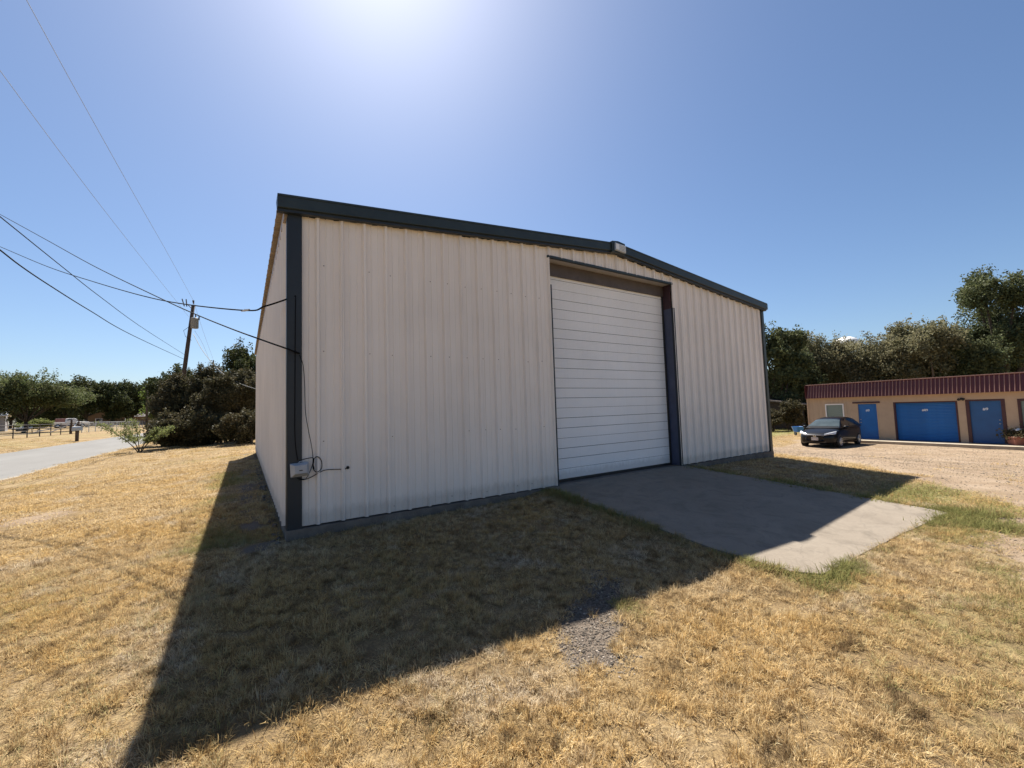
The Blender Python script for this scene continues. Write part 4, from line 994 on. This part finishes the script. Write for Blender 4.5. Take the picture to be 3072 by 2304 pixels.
tree_px('lime_tree', 'pale bright green tree left of the dark thicket', 490, 92, 1165, 62, .8, L_bright, 131, nlobe=10, clumps=80, per=170, leaf=.24, trunk=.2, group=TL)
tree_px('lime_tree', 'bright green tree at the far end of the street', 560, 120, 1175, 60, 1.0, L_bright, 133, nlobe=10, clumps=70, per=150, leaf=.28, trunk=.2, group=TL)
tree_px('oak_tree', 'open crowned oak reaching out left above the dark thicket', 512, 50, 1108, 80, 3.2, L_oak, 141, nlobe=12, clumps=95, per=190, leaf=.17, trunk=.25, group=TL, lobe_r=.30, spread=.11)
tree_px('oak_tree', 'dark oak rising beside the far end of the warehouse wall', 742, 37, 1042, 78, 2.2, L_oak, 142, nlobe=10, clumps=90, per=190, leaf=.13, trunk=.22, lobe_r=.36)
# the thicket behind the warehouse: three overlapping shrubs
def shrub_px(label, u, D, vtop, half_px, seed, ry=None, per=420, clumps=150, mat_=None, leaf=.085, stems=6, crown0=.1):
    b = on(u, D); hgt = topz(u, vtop, D)-b[2]; r_ = half_px*D/FPX
    return make_tree('evergreen_shrub', label, b, hgt, r_, ry or r_*.8, crown0, mat_ or L_juniper, seed, nlobe=16, clumps=clumps, per=per, leaf=leaf, trunk=.06, stems=stems, spread=.10, lobe_r=.36, sprays=9, cat='shrub', group='shrubs in the thicket behind the warehouse')
shrub_px('big dark evergreen shrub around the foot of the leaning pole', 582, 30.5, 1114, 104, 151, per=400, clumps=210, crown0=1.2)
shrub_px('dark evergreen shrub between the leaning pole and the warehouse', 692, 28.5, 1118, 100, 152, per=380, clumps=200, crown0=1.2)
shrub_px('dense dark shrub low in front of the thicket', 600, 26.5, 1235, 120, 155, per=420, clumps=150, ry=1.6)
shrub_px('dark low shrub at the wall end of the thicket', 735, 25, 1240, 70, 156, per=420, clumps=90, ry=1.4)
shrub_px('low brown twiggy shrub at the left end of the thicket', 505, 28, 1262, 52, 153, per=220, clumps=60, stems=10)
shrub_px('dark shrub hard against the rear of the warehouse', 765, 31, 1150, 60, 154, per=420, clumps=110)
# the young feathery mesquite by the street
def young_mesquite():
    b = (-5.35, 24.9, h1(-5.35, 24.9)); rr = random.Random(5); rng = np.random.default_rng(5)
    t = empty('young_mesquite', b, 0, 'small young mesquite with feathery leaves by the street edge', 'shrub'); mb = MB(); P = []
    for k in range(9):
        a = rr.uniform(0, 2*PI) if k > 3 else (PI+.2, PI*.85, .1, .5)[k]; out = rr.uniform(.7, 2.1); hh = rr.uniform(1.1, 2.0)-.35*max(0, out-1.1)
        pts = smooth_path([(0, 0, -.1), (math.cos(a)*out*.25, math.sin(a)*out*.25, .5), (math.cos(a)*out*.65, math.sin(a)*out*.65, hh*.72), (math.cos(a)*out, math.sin(a)*out, hh)], 4)
        mb.tube(pts, [.028*(1-.8*i/len(pts)) for i in range(len(pts))], 5)
        for i in range(5, len(pts)):
            for _ in range(4):
                d = Vector((rr.uniform(-1, 1), rr.uniform(-1, 1), rr.uniform(-.3, .8)))*.38
                e = pts[i]+d; mb.tube([pts[i], e], [.006, .003], 3)
                for s in range(11): P.append(np.array(pts[i]+d*(s/15))+rng.normal(size=3)*.055)
    V, F = leaves_np(np.array(P), .05, rng, 2.2)
    link_mesh('crown', leaf_mesh('crown', V, F, rng), L_shrub, t); mb.build('trunk', M_bark, t, True)
young_mesquite()
sp = on(95, 66); make_tree('round_shrub', 'light green clipped shrub beside the white roofed shed', (sp[0], sp[1], sp[2]), 1.9, 2.6, 1.2, .5, L_shrub, 161, nlobe=9, clumps=60, per=160, leaf=.12, trunk=.06, stems=3, cat='shrub')
# right, behind the tan building
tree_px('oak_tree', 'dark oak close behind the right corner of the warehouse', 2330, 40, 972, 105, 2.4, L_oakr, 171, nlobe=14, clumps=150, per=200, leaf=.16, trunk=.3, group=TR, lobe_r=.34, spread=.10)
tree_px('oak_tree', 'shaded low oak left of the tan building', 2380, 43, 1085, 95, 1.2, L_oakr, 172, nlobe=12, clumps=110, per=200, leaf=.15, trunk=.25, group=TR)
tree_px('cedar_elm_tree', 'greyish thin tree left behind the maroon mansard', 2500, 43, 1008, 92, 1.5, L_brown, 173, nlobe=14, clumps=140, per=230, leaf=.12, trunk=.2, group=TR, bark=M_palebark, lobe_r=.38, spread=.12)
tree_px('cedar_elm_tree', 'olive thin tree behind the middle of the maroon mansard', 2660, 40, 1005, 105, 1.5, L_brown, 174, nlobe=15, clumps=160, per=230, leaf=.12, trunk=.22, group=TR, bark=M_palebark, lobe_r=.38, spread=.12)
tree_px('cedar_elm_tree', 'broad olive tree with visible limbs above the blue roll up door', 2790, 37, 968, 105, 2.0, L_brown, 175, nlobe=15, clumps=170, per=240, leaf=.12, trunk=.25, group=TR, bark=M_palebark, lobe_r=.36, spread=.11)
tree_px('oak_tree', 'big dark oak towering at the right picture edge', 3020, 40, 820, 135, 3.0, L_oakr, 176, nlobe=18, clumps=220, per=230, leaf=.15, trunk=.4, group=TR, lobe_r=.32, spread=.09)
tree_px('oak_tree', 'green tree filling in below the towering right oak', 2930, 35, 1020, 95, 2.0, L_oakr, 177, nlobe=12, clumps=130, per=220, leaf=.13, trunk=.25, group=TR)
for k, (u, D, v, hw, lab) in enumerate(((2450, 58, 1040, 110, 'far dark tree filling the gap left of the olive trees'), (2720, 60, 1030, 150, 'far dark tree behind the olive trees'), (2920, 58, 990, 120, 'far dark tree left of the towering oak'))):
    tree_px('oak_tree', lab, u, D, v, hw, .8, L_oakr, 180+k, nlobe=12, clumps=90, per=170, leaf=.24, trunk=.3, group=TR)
shr = on(2420, 37); make_tree('evergreen_shrub', 'dark brushy shrub beside the left end of the tan building', shr, 2.6, 1.6, 1.4, .1, L_juniper, 191, nlobe=9, clumps=60, per=260, leaf=.1, trunk=.05, stems=4, cat='shrub')

# shed deep in the shade of the right hand trees, planks leaning on it
q = at(2365, 1285, 34); box_house('shed', 'dark shed with a pale eave in the shade beside the tan building', (q.x+1.4, q.y+3, -1.08), math.radians(-75), 6.5, 4, 2.1, .5, M_bark, M_palebark, False, 'shed')
for u_, lab_, sd_ in ((2318, 'brown brush in the shade close to the warehouse corner', 192), (2372, 'dark brush in front of the shaded shed', 193)):
    b_ = on(u_, 34); make_tree('brush', lab_, b_, 1.7 if sd_ == 192 else 2.4, 1.0, 1.0, .1, L_juniper, sd_, nlobe=5, clumps=36, per=220, leaf=.1, trunk=.04, stems=5, cat='shrub')

# ------------------------------------------------------------------ lawn grass, pebbles (uncountable stuff)
def grass_material(name):
    m = mat(name); t = NT(m); P = t.pos()
    oi = t.n('ShaderNodeObjectInfo'); a = t.n('ShaderNodeAttribute'); a.attribute_type = 'INSTANCER'; a.attribute_name = 'green'
    tn = t.n('ShaderNodeAttribute'); tn.attribute_name = 'tint'
    v = t.math('ADD', t.math('MULTIPLY', tn.outputs['Fac'], .6), t.math('MULTIPLY', oi.outputs['Random'], .4))
    straw = t.ramp(v, [(.1, (.29, .18, .075)), (.35, (.52, .36, .155)), (.7, (.70, .515, .245)), (.95, (.85, .72, .48))])
    big = t.noise(.7, 4, .6, P)
    straw = t.mix(t.ramp(big, [(.42, (0, 0, 0)), (.68, (.6,)*3)]), straw, t.ramp(v, [(.1, (.34, .25, .15)), (.9, (.78, .66, .46))]))
    pale = t.noise(1.15, 5, .7, P)
    straw = t.mix(t.ramp(pale, [(.53, (0, 0, 0)), (.64, (.8,)*3)]), straw, t.ramp(v, [(.1, (.36, .29, .21)), (.9, (.84, .75, .60))]))
    dead = t.noise(4.6, 4, .65, P)
    straw = t.mix(t.ramp(dead, [(.33, (.85,)*3), (.44, (0, 0, 0))]), straw, (.13, .085, .05))
    fine = t.noise(17, 3, .6, P)
    straw = t.mix(t.ramp(fine, [(.36, (.7,)*3), (.5, (0, 0, 0))]), straw, (.17, .11, .055))
    green = t.ramp(v, [(.1, (.105, .11, .035)), (.9, (.30, .29, .115))])
    f = t.math('ADD', a.outputs['Fac'], t.math('MULTIPLY', t.math('SUBTRACT', v, .5), .9))
    c = t.mix(t.ramp(f, [(.42, (0, 0, 0)), (.75, (1, 1, 1))]), straw, green)
    d = t.n('ShaderNodeBsdfDiffuse'); t.l(c, d.inputs[0]); tr = t.n('ShaderNodeBsdfTranslucent'); t.l(c, tr.inputs[0])
    mx = t.n('ShaderNodeMixShader'); mx.inputs[0].default_value = .4
    t.l(d.outputs[0], mx.inputs[1]); t.l(tr.outputs[0], mx.inputs[2]); t.l(mx.outputs[0], t.out.inputs[0]); return m
M_grass = grass_material('dry_grass_blades')
def clump_mesh(name, n, rad, lmin, lmax, wid, seed, up=False):
    rng = np.random.default_rng(seed); V = []; F = []; T = []
    for k in range(n):
        r_ = rad*math.sqrt(rng.uniform()); a = rng.uniform(0, 2*PI); p0 = np.array([r_*math.cos(a), r_*math.sin(a), -.004])
        L = rng.uniform(lmin, lmax); az = rng.uniform(0, 2*PI); lean = rng.uniform(.35, 1.35); curl = rng.uniform(-.3, 1.9)
        if up: lean = rng.uniform(.0, .95); curl = rng.uniform(-.4, 2.0); az = a+rng.normal()*.7
        d = np.array([math.cos(az), math.sin(az), 0]); side = np.array([-d[1], d[0], 0]); tw = rng.uniform(-.8, .8)
        p = p0.copy(); base = len(V); segs = 3
        for s in range(segs+1):
            wv = wid*rng.uniform(.8, 1.2)*(1-s/(segs+.35))**.7*.5; sd_ = side*math.cos(tw)+np.array([0, 0, 1])*math.sin(tw)
            V.append(p-sd_*wv); V.append(p+sd_*wv)
            th = lean+curl*s/segs; p = p+(d*math.sin(th)+np.array([0, 0, 1])*math.cos(th))*L/segs
            p[2] = max(p[2], .002)
            d2 = rng.normal(size=3)*.12; d = d+np.array([d2[0], d2[1], 0]); d /= np.linalg.norm(d)
        for s in range(segs): b = base+2*s; F.append((b, b+1, b+3, b+2)); T.append(k)
    me = np_mesh(name, np.array(V), np.array(F)); tv = rng.uniform(0, 1, n)
    at_ = me.attributes.new('tint', 'FLOAT', 'FACE'); at_.data.foreach_set('value', np.array([tv[q] for q in T], dtype=np.float32))
    me.materials.append(M_grass); return me
def scatter(name, label, P, scale, rotz, green, sources):
    """one object of uncountable stuff: source tufts instanced on points by geometry nodes"""
    coll = bpy.data.collections.new(name+'_source')
    for i, sm in enumerate(sources): coll.objects.link(bpy.data.objects.new('%s_tuft_%02d' % (name, i), sm))
    me = bpy.data.meshes.new(name); me.vertices.add(len(P)); me.vertices.foreach_set('co', np.ascontiguousarray(P, np.float32).ravel())
    for nm, arr in (('size', scale), ('spin', rotz), ('green', green)):
        a = me.attributes.new(nm, 'FLOAT', 'POINT'); a.data.foreach_set('value', np.ascontiguousarray(arr, np.float32))
    o = bpy.data.objects.new(name, me); COL.objects.link(o); tag(o, label, kind='stuff')
    ng = bpy.data.node_groups.new(name, 'GeometryNodeTree'); ng.is_modifier = True
    ng.interface.new_socket('Geometry', in_out='INPUT', socket_type='NodeSocketGeometry'); ng.interface.new_socket('Geometry', in_out='OUTPUT', socket_type='NodeSocketGeometry')
    N = ng.nodes.new; gi = N('NodeGroupInput'); go = N('NodeGroupOutput')
    ci = N('GeometryNodeCollectionInfo'); ci.inputs['Collection'].default_value = coll; ci.inputs['Separate Children'].default_value = True; ci.inputs['Reset Children'].default_value = True
    ip = N('GeometryNodeInstanceOnPoints'); ip.inputs['Pick Instance'].default_value = True
    def attr(nm): n = N('GeometryNodeInputNamedAttribute'); n.data_type = 'FLOAT'; n.inputs['Name'].default_value = nm; return n.outputs[0]
    rv = N('FunctionNodeRandomValue'); rv.data_type = 'INT'
    for q in rv.inputs:
        if q.name == 'Min' and q.type == 'INT': q.default_value = 0
        if q.name == 'Max' and q.type == 'INT': q.default_value = len(sources)-1
    cx = N('ShaderNodeCombineXYZ'); ng.links.new(attr('spin'), cx.inputs[2])
    ng.links.new(gi.outputs[0], ip.inputs['Points']); ng.links.new(ci.outputs[0], ip.inputs['Instance'])
    ng.links.new([q for q in rv.outputs if q.type == 'INT'][0], ip.inputs['Instance Index'])
    ng.links.new(cx.outputs[0], ip.inputs['Rotation']); ng.links.new(attr('size'), ip.inputs['Scale'])
    ng.links.new(ip.outputs[0], go.inputs[0])
    md = o.modifiers.new('scatter', 'NODES'); md.node_group = ng; return o
# ground height with the same unevenness as the sheet, by interpolation
def zsheet(x, y):
    i = np.clip(np.searchsorted(gx, x)-1, 0, nx-2); j = np.clip(np.searchsorted(gy, y)-1, 0, ny-2)
    u = (x-gx[i])/(gx[i+1]-gx[i]); v = (y-gy[j])/(gy[j+1]-gy[j])
    return (Z[j, i]*(1-u)+Z[j, i+1]*u)*(1-v)+(Z[j+1, i]*(1-u)+Z[j+1, i+1]*u)*v
def keep_grass(x, y, rng, lotmax=.5):
    l, g, d = areas(x, y)
    ok = ~((x > -.06) & (x < W+.1) & (y > -.07) & (y < LEN+.1))
    ok &= poly_mask(x, y, APRON, .02) < .5
    ok &= ~((x < -7.2) & (x > -13.7))
    ok &= ~((x > 28.2) & (y < 7.5))
    dens = np.clip(1-1.25*l, 0.02, 1)*np.clip(1-1.1*d, .03, 1)*(.42+.58*sst(.36, .52, fbm(x, y, 4.5, 61)))*(.75+.25*sst(.3, .5, fbm(x, y, 1.1, 66)))
    return ok & (rng.uniform(size=x.shape) < dens), g
GR = np.random.default_rng(77)
near_src = [clump_mesh('dry_tuft', 34, .075, .022, .068, .0044, 200+k) for k in range(8)]
far_src = [clump_mesh('dry_patch', 60, .26, .04, .10, .010, 230+k) for k in range(6)]
def ring(r0, r1, n, a0=-55, a1=108):
    a = np.radians(GR.uniform(a0, a1, n)); r = np.sqrt(GR.uniform(r0*r0, r1*r1, n)); return CAM[0]+r*np.sin(a), CAM[1]+r*np.cos(a)
bush_src = [clump_mesh('bushy_tuft', 46, .042, .035, .095, .0046, 280+k, True) for k in range(10)]
def lawn(name, label, r0, r1, dens, src, s0, s1, extra=1.0):
    n = int(dens*(r1*r1-r0*r0)*math.radians(163)/2); x, y = ring(r0, r1, n)
    ok, g = keep_grass(x, y, GR); x, y, g = x[ok], y[ok], g[ok]
    if r1 < 12: m = g > .55
    sz = GR.uniform(s0, s1, len(x))*(.75+.5*fbm(x, y, 1.3, 90))*(1+.5*sst(.45, .8, g))
    scatter(name, label, np.stack([x, y, zsheet(x, y)-.003], -1), sz, GR.uniform(0, 6.28, len(x)), g, src)
lawn('lawn_thatch', 'matted dry thatch lying between the tufts in the foreground', .5, 7.5, 210, near_src, .6, 1.1)
lawn('lawn_grass', 'bushy dry straw coloured lawn tufts in the foreground', .5, 9.0, 310, bush_src, .42, 1.0)
lawn('middle_lawn_grass', 'short dry lawn grass farther from the viewer', 7.5, 18, 55, far_src, .6, .95)
lawn('far_lawn_grass', 'dry lawn grass reaching to the street and thicket', 18, 62, 5.0, far_src, .9, 1.5)
# taller green tufts along the edges of the concrete ramp and in the stony patch
ex = []
for (x0, y0), (x1, y1) in zip(APRON[:-1], APRON[1:]):
    L = math.hypot(x1-x0, y1-y0); k = int(L*26)
    tt = GR.uniform(0, 1, k); nx_, ny_ = (y1-y0)/L, -(x1-x0)/L; off = np.abs(GR.normal(0, .06, k))+.02
    cx_, cy_ = 6.05, -2.1; sgn = -1 if (nx_*(cx_-x0)+ny_*(cy_-y0)) > 0 else 1
    ex.append(np.stack([x0+(x1-x0)*tt+sgn*nx_*off, y0+(y1-y0)*tt+sgn*ny_*off], -1))
ex = np.concatenate(ex)
ex = np.concatenate([ex, GR.normal(size=(40, 2))*np.array([.06, .09])+np.array([2.24, -3.5]), GR.normal(size=(26, 2))*np.array([.05, .06])+np.array([1.97, -3.02]), GR.normal(size=(220, 2))*np.array([.75, .16])+np.array([7.2, -4.62])])
okk = fbm(ex[:, 0], ex[:, 1], 1.5, 99) > .36; ex = ex[okk]
tall_src = [clump_mesh('green_tuft', 26, .07, .04, .11, .0038, 260+k) for k in range(4)]
scatter('edge_grass', 'taller green grass tufts along the edges of the concrete ramp', np.stack([ex[:, 0], ex[:, 1], zsheet(ex[:, 0], ex[:, 1])], -1), GR.uniform(.6, 1.1, len(ex)), GR.uniform(0, 6.28, len(ex)), np.clip(GR.normal(.6, .2, len(ex)), 0, 1), tall_src)
def stone_mesh(name, seed, m):
    rng = np.random.default_rng(seed); mb = MB()
    n = 7; rows = []
    for i, (r_, z) in enumerate(((.01, -.45), (.8, -.25), (1, .05), (.7, .38), (.01, .5))):
        rows.append([(r_*math.cos(2*PI*k/n)*rng.uniform(.75, 1.25), r_*math.sin(2*PI*k/n)*rng.uniform(.75, 1.25), z*rng.uniform(.8, 1.2)) for k in range(n)])
        rows[-1].append(rows[-1][0])
    me = mb.grid(rows).mesh(name); me.materials.append(m); return me
def stone_material():
    m = mat('pebbles'); t = NT(m); oi = t.n('ShaderNodeObjectInfo')
    c = t.ramp(oi.outputs['Random'], [(.0, (.06, .05, .04)), (.5, (.15, .125, .10)), (.92, (.26, .22, .175)), (1, (.42, .36, .30))])
    t.bsdf(c, .9, 0, t.bump(t.noise(60, 3, .6, t.obj()), .4, .01), .2); return m
M_stone = stone_material(); st_src = [stone_mesh('pebble', 300+k, M_stone) for k in range(5)]
n = 11000; x = GR.uniform(1.2, 2.9, n); y = GR.uniform(-4.1, -2.7, n); ok = poly_mask(x+(fbm(x, y, 5, 3)-.5)*.30, y+(fbm(x, y, 5, 8)-.5)*.30, PATCH, .16)*(1-.5*sst(-3.25, -2.95, y))*sst(.25, .55, fbm(x, y, 3.1, 7)+.1) > GR.uniform(.05, .8, n); x, y = x[ok], y[ok]
scatter('patch_gravel', 'grey crushed stone in the bare strip of the lawn', np.stack([x, y, zsheet(x, y)+.002], -1), np.minimum(.0028+GR.exponential(.0028, len(x)), .018), GR.uniform(0, 6.28, len(x)), x*0, st_src)
n = 26000; x, y = ring(8, 30, n, 60, 98); l, g, d = areas(x, y); ok = (GR.uniform(size=n) < l*.9) & (x < 28.3); x, y = x[ok], y[ok]
scatter('lot_gravel', 'tan crushed stone scattered over the gravel lot', np.stack([x, y, zsheet(x, y)+.002], -1), np.minimum(.005+GR.exponential(.0035, len(x)), .022), GR.uniform(0, 6.28, len(x)), x*0, st_src)
n = 7000; x, y = ring(1.5, 9, n, 60, 98); l, g, d = areas(x, y); ok = (GR.uniform(size=n) < l) & (poly_mask(x, y, APRON, .02) < .5); x, y = x[ok], y[ok]
scatter('bare_patch_gravel', 'small stones on the bare soil right of the concrete ramp', np.stack([x, y, zsheet(x, y)+.002], -1), np.minimum(.004+GR.exponential(.004, len(x)), .022), GR.uniform(0, 6.28, len(x)), x*0, st_src)
